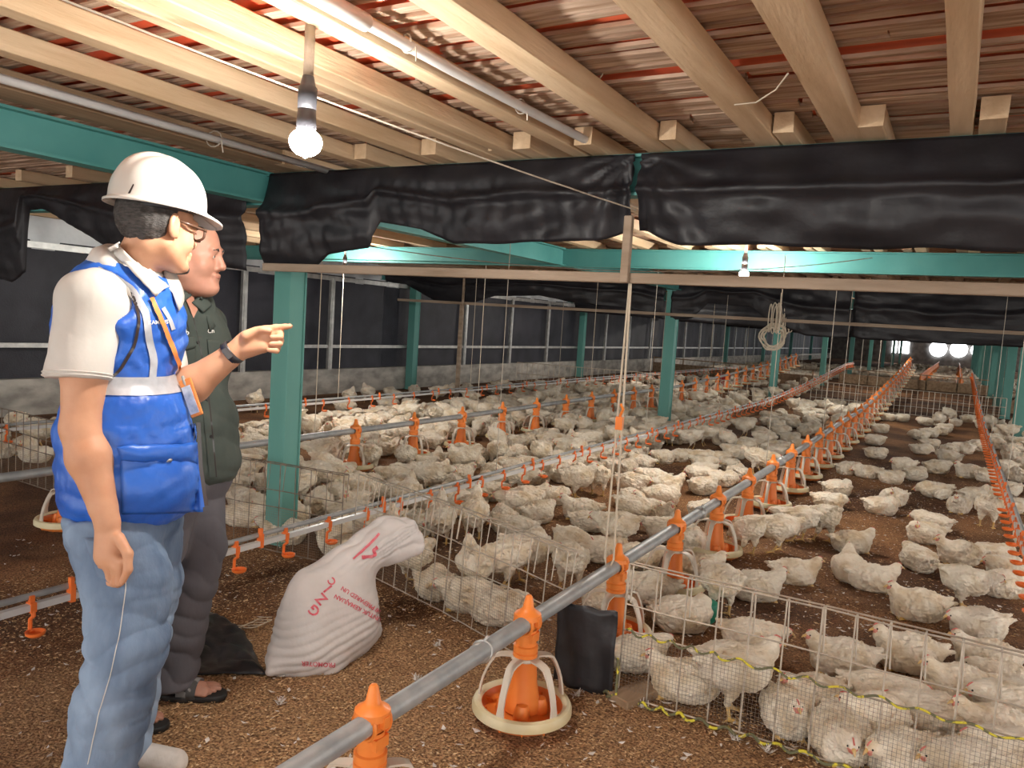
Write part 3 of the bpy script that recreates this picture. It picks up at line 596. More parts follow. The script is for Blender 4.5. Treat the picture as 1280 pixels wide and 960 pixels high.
# ================================================================== implicit-surface modeller (bodies of birds and people)
def _n(v): v = np.asarray(v, float); return v / (np.linalg.norm(v) + 1e-12)
class Sdf:
    """rounded cones and ellipsoids blended into one continuous skin"""
    def __init__(s): s.p = []
    def cone(s, a, b, ra, rb, k=.02, m=0, sub=False, w=1.0, side=None):
        """w: flattening of the radius along axis side"""
        s.p.append(('c', np.array(a, float), np.array(b, float), ra, rb, k, m, sub, w, None if side is None else _n(side))); return s
    def ell(s, c, r, R=None, k=.02, m=0, sub=False):
        s.p.append(('e', np.array(c, float), np.array(r, float), np.eye(3) if R is None else np.array(R, float), None, k, m, sub, 1, None)); return s
    def chain(s, pts, rs, k=.02, m=0, w=1.0, side=None):
        for i in range(len(pts) - 1): s.cone(pts[i], pts[i + 1], rs[i], rs[i + 1], k, m, w=w, side=side)
        return s
    def plane(s, c, n, k=.004): s.p.append(('p', np.array(c, float), _n(n), None, None, k, 0, True, 1, None)); return s
    def dist(s, q, P):
        t = q[0]
        if t == 'c':
            a, b, ra, rb = q[1:5]; ab = b - a; L = ab @ ab + 1e-12; v = P - a
            h = np.clip((v @ ab) / L, 0, 1); e = v - h[..., None] * ab
            if q[9] is not None:
                sd = q[9]; c = e @ sd; e = e + (c * (1 / q[8] - 1))[..., None] * sd
                return (np.sqrt((e * e).sum(-1)) - (ra + (rb - ra) * h)) * min(1, q[8] if q[8] < 1 else 1)
            return np.sqrt((e * e).sum(-1)) - (ra + (rb - ra) * h)
        if t == 'e':
            c, r, R = q[1:4]; v = (P - c) @ R; k0 = np.sqrt(((v / r) ** 2).sum(-1)); k1 = np.sqrt(((v / (r * r)) ** 2).sum(-1)); return k0 * (k0 - 1) / (k1 + 1e-9)
        if t == 'p': return (P - q[1]) @ q[2]
    def bound(s, q):
        if q[0] == 'c': R = max(q[3], q[4]) * max(1, q[8]); return np.minimum(q[1], q[2]) - R, np.maximum(q[1], q[2]) + R
        if q[0] == 'e': R = q[2].max(); return q[1] - R, q[1] + R
        return None
    def mesh(s, h, pad=.06):
        B = [s.bound(q) for q in s.p if q[0] != 'p' and not q[7]]
        lo = np.min([b[0] for b in B], 0) - pad; hi = np.max([b[1] for b in B], 0) + pad
        n = np.ceil((hi - lo) / h).astype(int) + 1
        ax = [lo[i] + h * np.arange(n[i]) for i in range(3)]
        D = np.full(n, 1.0, np.float32)
        for q in s.p:
            b = s.bound(q); m = 3 * q[5] + 3 * h
            if b is None: i0 = np.zeros(3, int); i1 = n
            else: i0 = np.clip(((b[0] - m - lo) / h).astype(int), 0, n); i1 = np.clip(((b[1] + m - lo) / h).astype(int) + 2, 0, n)
            sl = tuple(slice(i0[i], i1[i]) for i in range(3))
            G = np.stack(np.meshgrid(*[ax[i][sl[i]] for i in range(3)], indexing='ij'), -1)
            if G.size == 0: continue
            d = s.dist(q, G); k = q[5]; o = D[sl]
            if q[7] and q[0] != 'p': d = -d
            if q[7]: hh = np.clip(.5 - .5 * (o - d) / k, 0, 1); D[sl] = o * (1 - hh) + d * hh + k * hh * (1 - hh)
            else: hh = np.clip(.5 + .5 * (o - d) / k, 0, 1); D[sl] = o * (1 - hh) + d * hh - k * hh * (1 - hh)
        # surface nets
        ins = D < 0
        c = [ins[i:n[0] - 1 + i, j:n[1] - 1 + j, k:n[2] - 1 + k] for i in (0, 1) for j in (0, 1) for k in (0, 1)]
        cnt = sum(x.astype(np.int8) for x in c); act = (cnt > 0) & (cnt < 8)
        idx = np.full(act.shape, -1, np.int64); A = np.argwhere(act); idx[act] = np.arange(len(A))
        offs = [(i, j, k) for i in (0, 1) for j in (0, 1) for k in (0, 1)]
        V = np.zeros((len(A), 3)); C = np.zeros(len(A))
        vals = {o: D[A[:, 0] + o[0], A[:, 1] + o[1], A[:, 2] + o[2]].astype(float) for o in offs}
        for o in offs:
            for d_ in range(3):
                if o[d_] == 0:
                    o2 = tuple(o[q] + (1 if q == d_ else 0) for q in range(3)); va, vb = vals[o], vals[o2]
                    m = (va < 0) != (vb < 0); t = np.where(m, va / np.where(m, va - vb, 1), 0)
                    p = np.array(o, float)[None].repeat(len(A), 0); p[:, d_] += t; V[m] += p[m]; C[m] += 1
        V = (V / C[:, None] + A) * h + lo
        Fs = []
        for d_ in range(3):
            e, f = [(1, 2), (2, 0), (0, 1)][d_]
            s0 = [slice(None)] * 3; s1 = [slice(None)] * 3; s0[d_] = slice(0, -1); s1[d_] = slice(1, None)
            ch = ins[tuple(s0)] != ins[tuple(s1)]; E = np.argwhere(ch)
            ok = (E[:, e] > 0) & (E[:, f] > 0) & (E[:, e] < n[e] - 1) & (E[:, f] < n[f] - 1) & (E[:, d_] < n[d_] - 1); E = E[ok]
            ue = np.zeros(3, int); ue[e] = 1; uf = np.zeros(3, int); uf[f] = 1
            q = [idx[tuple((E - a).T)] for a in (ue + uf, uf, ue * 0, ue)]
            q = np.stack(q, 1); fl = ins[tuple(E.T)]
            q = np.where(fl[:, None], q, q[:, ::-1]); Fs.append(q)
        Fq = np.concatenate(Fs); Fq = Fq[(Fq >= 0).all(1)]
        return V, Fq
    def label(s, V):
        best = np.full(len(V), 1e9); lab = np.zeros(len(V), int)
        for q in s.p:
            if q[7]: continue
            d = s.dist(q, V); m = d < best; best[m] = d[m]; lab[m] = q[6]
        return lab
def vnoise(V, sc, seed=0):
    """cheap smooth vector-free noise on vertices (numpy)"""
    r = np.random.default_rng(seed); out = np.zeros(len(V)); sc = np.asarray(sc, float) * np.ones(3)
    for o in range(3):
        for _ in range(5):
            w = r.normal(size=3) * sc * (1.7 ** o); out += np.sin(V @ w + r.uniform(0, 7)) / (1.5 ** o)
    return out / 6
def mesh_normals(V, Fq):
    a = V[Fq[:, 2]] - V[Fq[:, 0]]; b = V[Fq[:, 3]] - V[Fq[:, 1]]; fn = np.cross(a, b); N = np.zeros_like(V)
    for k in range(4): np.add.at(N, Fq[:, k], fn)
    return N / (np.linalg.norm(N, axis=1)[:, None] + 1e-12)
def laplace(V, Fq, it, lam=.5):
    for _ in range(it):
        S_ = np.zeros_like(V); c = np.zeros(len(V))
        for k in range(4):
            for j in (1, 3):
                np.add.at(S_, Fq[:, k], V[Fq[:, (k + j) % 4]]); np.add.at(c, Fq[:, k], 1)
        V = V + lam * (S_ / np.maximum(c, 1)[:, None] - V)
    return V
def np_mesh(name, V, Fq, mats, mi=None, smooth=True):
    me = bpy.data.meshes.new(name); me.vertices.add(len(V)); me.vertices.foreach_set('co', np.asarray(V, np.float32).ravel())
    me.loops.add(Fq.size); me.loops.foreach_set('vertex_index', Fq.ravel().astype(np.int32)); me.polygons.add(len(Fq))
    me.polygons.foreach_set('loop_start', np.arange(0, Fq.size, Fq.shape[1], dtype=np.int32)); me.polygons.foreach_set('loop_total', np.full(len(Fq), Fq.shape[1], np.int32))
    for m in mats: me.materials.append(MATS[m] if isinstance(m, str) else m)
    if mi is not None: me.polygons.foreach_set('material_index', mi.astype(np.int32))
    me.polygons.foreach_set('use_smooth', np.ones(len(Fq), bool)); me.update(calc_edges=True); return me
def sdf_obj(name, sd, h, mats, parent=None, disp=None, sm=1, **kw):
    V, Fq = sd.mesh(h); V = laplace(V, Fq, sm) if sm else V
    if disp is not None: N = mesh_normals(V, Fq); V = V + N * disp(V, N)[:, None]
    mi = None
    if len(mats) > 1:
        lab = sd.label(V); mi = np.array([np.bincount(r).argmax() for r in lab[Fq]]) if len(Fq) < 60000 else lab[Fq[:, 0]]
    me = np_mesh(name, V, Fq, mats, mi); o = bpy.data.objects.new(name, me); COL.objects.link(o)
    if parent is not None: o.parent = parent
    setp(o, **kw); return o
# ------------------------------------------------------------------ chickens
def feather_mat():
    m = bpy.data.materials.new('feathers'); m.use_nodes = True; MATS['feathers'] = m; nt = m.node_tree; N = nt.nodes; L = nt.links; b = N['Principled BSDF']
    b.inputs['Roughness'].default_value = .95; b.inputs['Specular IOR Level'].default_value = .15
    b.inputs['Sheen Weight'].default_value = .25
    tc = N.new('ShaderNodeTexCoord'); oi = N.new('ShaderNodeObjectInfo'); ad = N.new('ShaderNodeVectorMath'); ad.operation = 'ADD'; L.new(tc.outputs['Object'], ad.inputs[0])
    cm = N.new('ShaderNodeCombineXYZ'); ml = N.new('ShaderNodeMath'); ml.operation = 'MULTIPLY'; ml.inputs[1].default_value = 30; L.new(oi.outputs['Random'], ml.inputs[0]); L.new(ml.outputs[0], cm.inputs[0]); L.new(cm.outputs[0], ad.inputs[1])
    n = N.new('ShaderNodeTexNoise'); n.inputs['Scale'].default_value = 9; n.inputs['Detail'].default_value = 5; L.new(ad.outputs[0], n.inputs['Vector'])
    r = N.new('ShaderNodeValToRGB'); e = r.color_ramp.elements; e[0].position = .32; e[1].position = .56; e[0].color = (.74, .60, .40, 1); e[1].color = (.97, .89, .74, 1); L.new(n.outputs['Fac'], r.inputs[0])
    hv = N.new('ShaderNodeHueSaturation'); mr = N.new('ShaderNodeMapRange'); mr.inputs[3].default_value = .86; mr.inputs[4].default_value = 1.08; L.new(oi.outputs['Random'], mr.inputs[0]); L.new(mr.outputs[0], hv.inputs['Value']); L.new(r.outputs[0], hv.inputs['Color']); L.new(hv.outputs[0], b.inputs['Base Color'])
    mp = N.new('ShaderNodeMapping'); mp.inputs['Scale'].default_value = (28, 70, 60); L.new(ad.outputs[0], mp.inputs[0])
    v = N.new('ShaderNodeTexNoise'); v.inputs['Scale'].default_value = 1; v.inputs['Detail'].default_value = 6; L.new(mp.outputs[0], v.inputs['Vector'])
    v2 = N.new('ShaderNodeTexVoronoi'); v2.inputs['Scale'].default_value = 34; L.new(ad.outputs[0], v2.inputs['Vector'])
    a2 = N.new('ShaderNodeMath'); a2.operation = 'MULTIPLY_ADD'; L.new(v2.outputs['Distance'], a2.inputs[0]); a2.inputs[1].default_value = .6; L.new(v.outputs['Fac'], a2.inputs[2])
    bp = N.new('ShaderNodeBump'); bp.inputs['Strength'].default_value = .9; bp.inputs['Distance'].default_value = .016; L.new(a2.outputs[0], bp.inputs['Height']); L.new(bp.outputs[0], b.inputs['Normal'])
feather_mat()
mat('bird_skin', (.72, .22, .17), .6, (.80, .42, .34), 40)
mat('comb_red', (.62, .13, .11), .55, (.74, .25, .20), 60)
mat('bird_leg', (.80, .52, .12), .6, (.70, .50, .26), 30)
mat('eye_black', (.01, .008, .006), .15)
def bird_sdf(pose):
    s = Sdf(); d = dict(pose); st = d.get('stand', 0); z = .205 if st else .082
    pit = d.get('pitch', 0); cp, sp = math.cos(pit), math.sin(pit)
    def T(x, y, zz): return (x * cp - zz * sp, y, z + x * sp + zz * cp)
    R = np.array([[cp, 0, -sp], [0, 1, 0], [sp, 0, cp]])
    R = R
    fl = d.get('flat', 1.0); wd = d.get('wide', 1.0)
    s.ell(T(-.01, 0, .004), (.122, .098 * wd, .088 * fl), R, .03)
    s.ell(T(.065, 0, -.005), (.076, .088 * wd, .082 * fl), R, .03)
    s.ell(T(-.075, 0, -.005), (.075, .080 * wd, .070 * fl), R, .03)
    for a in (-.05, 0, .05): s.cone(T(-.10, a * .5, .02), T(-.185, a * .8, .055 - abs(a) * .3), .032, .008, .022)
    for q in (-1, 1):
        wo = d.get('wing', 0) * (q > 0)
        Rw = R @ np.array([[math.cos(.22), 0, -math.sin(.22)], [0, 1, 0], [math.sin(.22), 0, math.cos(.22)]]).T
        s.ell(T(.0 - .01 * wo, q * (.089 * wd + .05 * wo), .006 - .02 * wo), (.092, .021, .052), Rw, .010)
        s.cone(T(-.05, q * (.074 * wd + .05 * wo), .004), T(-.135, q * (.045 + .05 * wo), .016), .028, .008, .010)
    # neck and head
    nb = T(.095, 0, .035); hx, hy, hz = d['head']; hd = np.array([hx, hy, hz])
    mid = (np.array(nb) + hd) / 2 + np.array([.012, 0, .004])
    s.cone(nb, mid, .052, .038, .03); s.cone(mid, hd, .036, .024, .02)
    f = _n(d['face']); sd = _n(np.cross([0, 0, 1], f)); up = np.cross(f, sd); Rh = np.stack([f, sd, up], 1)
    s.ell(hd + f * .006 + up * .006, (.027, .0195, .021), Rh, .008)
    s.ell(hd + f * .024 - up * .001, (.013, .0165, .0135), Rh, .005, m=1)
    s.ell(hd + f * .022 - up * .018 , (.007, .009, .011), Rh, .005, m=1)
    if st:
        for q in (-1, 1):
            o = q * d.get('stride', .0)
            hp = T(-.01, q * .048, -.05); an = (.0 + o, q * .050, .018); kn = (-.025 + o * .5, q * .05, .085)
            s.cone(hp, kn, .040, .016, .018); s.cone(kn, an, .0095, .008, .006, m=2)
            for t in (-.5, 0, .5): s.cone(an, (an[0] + .052 * math.cos(t), an[1] + .052 * math.sin(t), .006), .0075, .0042, .004, m=2)
            s.cone(an, (an[0] - .025, an[1], .005), .0065, .004, .004, m=2)
    else:
        s.ell((-.0, 0, .035), (.12, .088 * wd, .04), None, .03)
        if d.get('feet', 1):
            for q in (-1, 1): 
                an = (.075, q * .045, .010)
                for t in (-.4, 0, .4): s.cone(an, (an[0] + .045 * math.cos(t), an[1] + .045 * math.sin(t), .006), .009, .005, .005, m=2)
    return s, hd, f, sd, up
POSES = dict(
    sit_up=dict(head=(.142, 0, .178), face=(1, .15, -.08)), sit_low=dict(head=(.165, .01, .135), face=(1, .1, -.25)),
    sit_tuck=dict(head=(.10, .035, .155), face=(.35, 1, -.2), feet=0), sit_side=dict(head=(.138, -.02, .165), face=(.25, -1, -.05)),
    loaf=dict(head=(.155, .02, .10), face=(1, .3, -.35), flat=.82, wide=1.12, feet=0), sprawl=dict(head=(.16, -.03, .07), face=(1, -.4, -.3), flat=.72, wide=1.18, wing=1, feet=0),
    stand_up=dict(stand=1, head=(.145, 0, .312), face=(1, 0, -.1), stride=.02), stand_low=dict(stand=1, head=(.20, .0, .235), face=(1, .1, -.5), pitch=-.18, stride=.03),
    stand_peck=dict(stand=1, head=(.19, .0, .115), face=(.6, .1, -1), pitch=-.35, stride=.02), stand_drink=dict(stand=1, head=(.115, 0, .365), face=(.7, 0, .7), pitch=.25, stride=.01))
def bird_mesh(key, h, rough=1.0):
    s, hd, f, sd, up = bird_sdf(POSES[key]); V, Fq = s.mesh(h); V = laplace(V, Fq, 1); lab = s.label(V); N = mesh_normals(V, Fq)
    far = np.linalg.norm(V - hd, axis=1); w = np.clip((far - .03) / .06, 0, 1) * (lab == 0)
    seed = sum(map(ord, key))
    # ruffled feathers: overlapping scallops running tailwards
    ph = V[:, 0] * 150 + 9 * vnoise(V, 16, seed) ; sc = (np.abs(((ph / (2 * PI)) % 1)) - .5)
    fl = vnoise(V, (22, 40, 40), seed + 1); fine = vnoise(V, (60, 130, 130), seed + 2)
    V = V + N * (w * rough * (.005 * sc + .0050 * fl + .0055 * fine))[:, None]
    V[:, 2] = np.maximum(V[:, 2], 0)
    mi = np.array([np.bincount(r).argmax() for r in lab[Fq]])
    return np_mesh('chicken', V, Fq, ['feathers', 'bird_skin', 'bird_leg'], mi), hd, f, sd, up
PROTO = {}; FARM = {}
def make_bird(key):
    me, hd, f, sd, up = bird_mesh(key, .0062)
    o = bpy.data.objects.new('chicken', me); COL.objects.link(o)
    b = MB(); hd = Vector(hd); f = Vector(f); up = Vector(up); sd = Vector(sd)
    b.tube([hd + f * .030 + up * .002, hd + f * .044 - up * .001, hd + f * .056 - up * .009], [.0085, .006, .0012], 8); b.build('beak', 'bird_leg', o, smooth=True)
    b = MB(); rows = []
    for t in np.linspace(0, 1, 9):
        p = hd + f * (.032 - .034 * t) + up * (.018 + .008 * math.sin(t * 2)); hh = .0045 * math.sin(PI * min(1, t * .9 + .1)) * (.7 + .3 * math.cos(t * 19)) + .002
        rows.append([p + sd * .0032, p + sd * .0015 + up * hh, p - sd * .0015 + up * hh, p - sd * .0032])
    b.grid(rows); b.build('comb', 'comb_red', o, smooth=True)
    for q in (-1, 1):
        b = MB(); c = hd + f * .021 + up * .006 + sd * (.0172 * q); n_ = 8
        b.lathe([(.0002, -.0042), (.003, -.003), (.0042, 0), (.003, .003), (.0002, .0042)], c, n_); b.build('eye', 'eye_black', o, smooth=True)
    return o
for k_ in POSES: PROTO[k_] = make_bird(k_)
def far_mesh(key):
    me, *_ = bird_mesh(key, .016, 1.3); return me
for k_ in POSES: FARM[k_] = far_mesh(k_)
index_kids()
# ------------------------------------------------------------------ the flock
# (px, py) of where the bird meets the floor, heading relative to the picture's right (deg, 90 = away), pose
H = [
 # right of the near feed pipe, behind the near fence
 (855, 788, 0, 'sit_tuck'), (945, 812, -20, 'sit_low'), (915, 848, 5, 'sit_up'), (868, 885, 172, 'sit_up'), (930, 908, 0, 'stand_up'), (980, 958, 262, 'sit_up'),
 (1022, 893, 200, 'sit_up'), (1060, 843, 176, 'sit_up'), (1145, 837, 172, 'sit_up'), (1112, 893, -25, 'sit_low'), (1062, 966, 255, 'sit_low'), (1100, 928, 205, 'sit_side'),
 (1140, 968, 200, 'sit_low'), (1212, 882, 178, 'sit_up'), (1200, 930, 168, 'sit_low'), (1245, 838, 165, 'sit_up'), (1232, 799, 186, 'sit_low'), (1155, 774, 175, 'sit_up'),
 (1213, 763, -5, 'stand_low'), (1265, 744, 10, 'sit_low'), (1096, 738, -15, 'sit_up'), (1068, 724, 70, 'sit_up'), (998, 727, -5, 'sit_up'), (950, 748, 0, 'sit_up'),
 (903, 770, 105, 'stand_low'), (1070, 688, 5, 'sit_up'), (937, 693, 115, 'stand_peck'), (975, 690, 165, 'stand_low'), (1003, 676, 150, 'stand_low'), (1030, 676, 100, 'stand_peck'),
 (1106, 640, 0, 'loaf'), (1163, 677, 180, 'sit_tuck'), (1206, 703, 178, 'sit_up'), (1248, 702, 0, 'loaf'), (1268, 724, 180, 'sit_low'), (1240, 660, 60, 'stand_peck'),
 (1222, 628, 12, 'sit_up'), (1173, 620, 178, 'sprawl'), (1063, 592, 10, 'sit_low'), (1087, 596, 170, 'loaf'), (1118, 602, 0, 'loaf'), (1133, 588, 190, 'sit_low'),
 (1148, 598, 20, 'loaf'), (1175, 590, 0, 'sit_low'), (1190, 577, 120, 'loaf'), (1208, 566, 180, 'sit_low'), (1226, 563, 0, 'sit_up'), (1217, 596, 175, 'sit_up'), (1236, 600, 30, 'sit_low'),
 (1165, 560, 0, 'loaf'), (1152, 548, 180, 'sprawl'), (1183, 539, 0, 'loaf'), (1197, 532, 60, 'loaf'), (1130, 526, 10, 'loaf'), (1112, 525, 180, 'loaf'), (1180, 524, 100, 'loaf'),
 (1212, 527, 0, 'sit_low'), (1232, 535, 160, 'sit_low'), (1040, 634, -20, 'loaf'), (1022, 655, 180, 'sit_low'), (1050, 618, 0, 'sit_tuck'), (1098, 572, 0, 'loaf'), (1096, 555, 190, 'loaf'),
 (1103, 540, 10, 'loaf'), (1250, 560, 90, 'sit_low'), (1262, 590, 180, 'sit_low'), (1270, 640, 10, 'sit_low'), (1250, 625, 170, 'sit_tuck'), (1272, 565, 20, 'loaf'), (1240, 945, 175, 'sit_up'),
 (1275, 905, 180, 'sit_low'), (1180, 975, 190, 'sit_low'), (1272, 870, 150, 'sit_low'), (800, 838, 20, 'sit_low'), (1090, 510, 0, 'loaf'), (1270, 965, 170, 'sit_low'),
 # between the middle drinker line and the near feed pipe
 (792, 660, 10, 'stand_low'), (773, 690, 150, 'stand_low'), (824, 652, 300, 'sit_up'), (836, 675, 180, 'sit_low'), (880, 646, 50, 'loaf'), (868, 690, 80, 'sit_low'), (800, 708, 0, 'sit_low'),
 (812, 752, 180, 'sit_up'), (877, 722, 0, 'sit_up'), (757, 760, 200, 'sit_low'), (791, 612, 320, 'sit_low'), (836, 614, 5, 'sit_up'), (818, 606, 170, 'sit_low'), (748, 618, 95, 'stand_low'),
 (722, 612, 80, 'stand_peck'), (880, 600, 160, 'loaf'), (905, 606, 20, 'sprawl'), (785, 592, 60, 'sit_low'), (803, 584, 150, 'sit_up'), (830, 577, 200, 'sit_low'), (852, 575, 20, 'sit_low'),
 (878, 577, 0, 'loaf'), (902, 578, 10, 'loaf'), (764, 588, 120, 'sit_low'), (840, 548, 0, 'loaf'), (870, 546, 180, 'loaf'), (890, 540, 10, 'sit_low'), (905, 556, 0, 'loaf'), (940, 560, 180, 'sprawl'),
 (957, 551, 0, 'loaf'), (975, 564, 200, 'loaf'), (990, 553, 20, 'loaf'), (1006, 562, 0, 'loaf'), (900, 548, 180, 'sit_low'), (935, 532, 0, 'loaf'), (962, 531, 190, 'loaf'), (978, 543, 0, 'loaf'),
 (990, 527, 180, 'loaf'), (1012, 523, 20, 'loaf'), (1026, 526, 0, 'loaf'), (1042, 517, 170, 'loaf'), (1050, 508, 0, 'loaf'), (1060, 519, 190, 'loaf'), (1072, 511, 0, 'loaf'), (1040, 505, 180, 'loaf'),
 (1005, 512, 20, 'loaf'), (548, 678, 95, 'stand_drink'), (590, 672, 85, 'stand_drink'), (632, 662, 100, 'sit_low'), (647, 641, 180, 'sit_low'), (610, 624, 0, 'sit_low'), (660, 630, 10, 'sit_up'),
 (690, 628, 0, 'loaf'), (727, 647, 180, 'sit_up'), (716, 690, 300, 'sit_low'), (737, 660, 0, 'loaf'), (668, 694, 80, 'sit_low'), (618, 738, 175, 'stand_peck'), (655, 725, 0, 'stand_low'),
 (712, 738, 95, 'stand_low'), (565, 742, 110, 'stand_up'), (525, 742, 60, 'stand_low'), (598, 790, 5, 'loaf'), (545, 782, 178, 'sit_low'), (700, 600, 100, 'sit_low'), (700, 580, 10, 'sit_low'), (745, 570, 0, 'sit_low'),
 (770, 565, 90, 'sit_low'), (815, 560, 180, 'sit_low'), (575, 640, 90, 'sit_low'), (505, 760, 90, 'loaf'), (735, 590, 170, 'sit_low'), (672, 652, 40, 'sit_low'), (640, 668, 170, 'loaf'), (755, 700, 10, 'loaf'),
 # behind the fence, left of the sack and around the first post
 (385, 712, 10, 'loaf'), (300, 655, 0, 'sit_low'), (300, 690, 175, 'sit_low'), (335, 612, 190, 'sit_low'), (405, 607, -15, 'stand_peck'), (458, 622, 175, 'loaf'), (432, 652, 0, 'sit_low'),
 (450, 690, 180, 'sit_low'), (420, 690, 100, 'sit_low'), (495, 625, 0, 'sit_low'), (395, 640, 100, 'sit_low'), (285, 615, 200, 'loaf'), (480, 700, 90, 'stand_up'), (535, 605, 10, 'loaf'), (492, 605, 180, 'sit_low'),
 (505, 590, 92, 'stand_peck'), (575, 588, 85, 'stand_peck'), (620, 582, 100, 'stand_low'), (655, 578, 270, 'sit_low'), (596, 572, 90, 'sit_low'), (545, 585, 90, 'sit_up'), (425, 600, 60, 'sit_low'), (460, 590, 110, 'stand_low'),
 (335, 570, 0, 'loaf'), (300, 585, 10, 'sit_low'), (470, 560, 180, 'loaf'), (360, 600, 0, 'sit_low'),
]
BIRDS = []
def fence_y(x): return float(np.interp(x, [-8.4, -6.3, -5.05, -2.74, -1.95, -1.1, .6, 2], [3.2, 3.0, 2.95, 3.1, 2.91, 2.66, 2.62, 2.62]))
for px, py, hd, ps in H:
    p = at_z(px, py, .02); p[0] += -.5 * .07; p[1] += .865 * .07
    p[1] = max(p[1], fence_y(p[0]) + (.13 if ps.startswith('stand') else .15))
    BIRDS.append([p[0], p[1], math.radians(30 + hd), ps, True])
for _ in range(12):
    for i in range(len(BIRDS)):
        for j in range(i):
            a, c = BIRDS[i], BIRDS[j]; dx, dy = a[0] - c[0], a[1] - c[1]; d = math.hypot(dx, dy) + 1e-6
            if d < .19: m_ = (.19 - d) / 2; a[0] += dx / d * m_; a[1] += dy / d * m_; c[0] -= dx / d * m_; c[1] -= dy / d * m_
    for a in BIRDS: a[1] = max(a[1], fence_y(a[0]) + .13)
XY = np.array([[b[0], b[1]] for b in BIRDS])
def ok_spot(x, y, pts, dmin):
    for px_, py_ in ((XF, None), (XL, None)):
        if abs(x - px_) < (.19 if px_ == XF else .25): return False
    for yy in (3.2, 10.5, 17.9, 25.1, 32.1):
        if abs(x + 3.4) < .2 and abs(y - yy) < .25: return False
    d = np.hypot(pts[:, 0] - x, pts[:, 1] - y); return d.min() > dmin
def rnd(): return random.choices(['sit_low', 'sit_up', 'loaf', 'sit_tuck', 'sit_side', 'sprawl', 'stand_low', 'stand_up', 'stand_peck'], [5, 3, 6, 2, 1.5, 1.5, 2, 1, .8])[0]
def scatter(x0, x1, y0, y1, n, dmin, dens=None):
    global XY
    for _ in range(n):
        x = random.uniform(x0, x1); y = random.uniform(y0, y1)
        if y < fence_y(x) + .15: continue
        if dens and random.random() > dens(x, y): continue
        if not ok_spot(x, y, XY, dmin): continue
        BIRDS.append([x, y, random.uniform(0, 2 * PI), rnd(), False]); XY = np.vstack([XY, [x, y]])
scatter(-6.5, -2.85, 3.35, 12, 4200, .205, lambda x, y: .75 if nz(x, y, 3, .9) < .34 else .15)
scatter(-8.2, -6.5, 4, 15, 60, .4)
scatter(-6.8, -3.3, 12, 15.3, 1500, .21)
scatter(-2.6, -1.4, 5.5, 17, 260, .27, lambda x, y: 1 if (x < -1.9 or y > 12) else .25)
scatter(.55, 3.5, 3.6, 17, 900, .30, lambda x, y: .8)
scatter(-.5, .4, 5, 17, 30, .4)
scatter(-7.0, -5.2, 3.3, 5, 300, .21)
scatter(-7.0, -3.2, 15.3, 24, 500, .5)
def depth_of(x, y): return -.4955 * x + .8646 * y + .114
def proj(x, y, z=.1):
    v = RC.T @ (np.array([x, y, z]) - CAM); return 640 + F * v[0] / -v[2], 480 - F * v[1] / -v[2]
vis = []
for b in BIRDS:
    u, v = proj(b[0], b[1]); dpt = depth_of(b[0], b[1])
    b.append(dpt); b.append((u, v))
    m = 40 if b[4] else 25
    if -m < u < 1280 + m and v < 990: vis.append(b)
def hidden_by_people(b): u, v = b[6]; return 80 < u < 262 and v > 500
vis = [b for b in vis if not (hidden_by_people(b) and not b[4])]
vis.sort(key=lambda b: b[5])
NIND = 296
ind, rest = vis[:NIND], vis[NIND:]
# who is who: nearest landmark, side of it and rank
pose_txt = dict(sit_up='sitting up', sit_low='sitting low', sit_tuck='with tucked head', sit_side='looking sideways', loaf='lying flat', sprawl='lying sprawled', stand_up='standing upright', stand_low='standing', stand_peck='pecking', stand_drink='stretching its neck')
LM = [(x, y, 'feeder pan %s of the near feed pipe' % ORD[k]) for x, y, z, k in NP[:18]]
LM = [(x, y, 'the %s pan of the near feed pipe' % ORD[k]) for x, y, z, k in NP[:18]]
yy = 2.54; k = 0
while yy < 16: LM.append((XL, yy, 'the %s pan of the left feed pipe' % ORD[k])); yy += .815; k += 1
for i, yq in enumerate([3.2, 10.5, 17.9]): LM.append((-3.4, yq, 'the %s green post of the left row' % ORD[i]))
for k in range(14): LM.append((.43, 3.92 + k * .815, 'the right drinker line opposite the %s near pan' % ORD[k + 3]))
for k in range(13): LM.append((XM, 3.105 + k * .815, 'the middle drinker line opposite the %s near pan' % ORD[k + 2]))
for k in range(13): LM.append((-6.15, 3.35 + k * .815, 'the far drinker line opposite the %s left pan' % ORD[k + 1]))
RANKS = ['', ', nearest it', ', second nearest', ', third nearest', ', fourth nearest', ', fifth nearest', ', sixth nearest', ', seventh nearest', ', eighth nearest', ', ninth nearest', ', tenth nearest']
cnt = {}; assign = []
for b in ind:
    d = [(math.hypot(b[0] - l[0], b[1] - l[1]), i) for i, l in enumerate(LM)]; dm, i = min(d); l = LM[i]
    lu, lv = proj(l[0], l[1]); u, v = b[6]
    side = 'in front of' if v - lv > abs(u - lu) * .6 else ('behind' if lv - v > abs(u - lu) * .6 else ('right of' if u > lu else 'left of'))
    side = {'right of': 'right of', 'left of': 'left of'}.get(side, side)
    assign.append((b, i, side, dm)); cnt.setdefault((i, side, b[3]), []).append((dm, id(b)))
for q in cnt.values(): q.sort()
firsts = {}
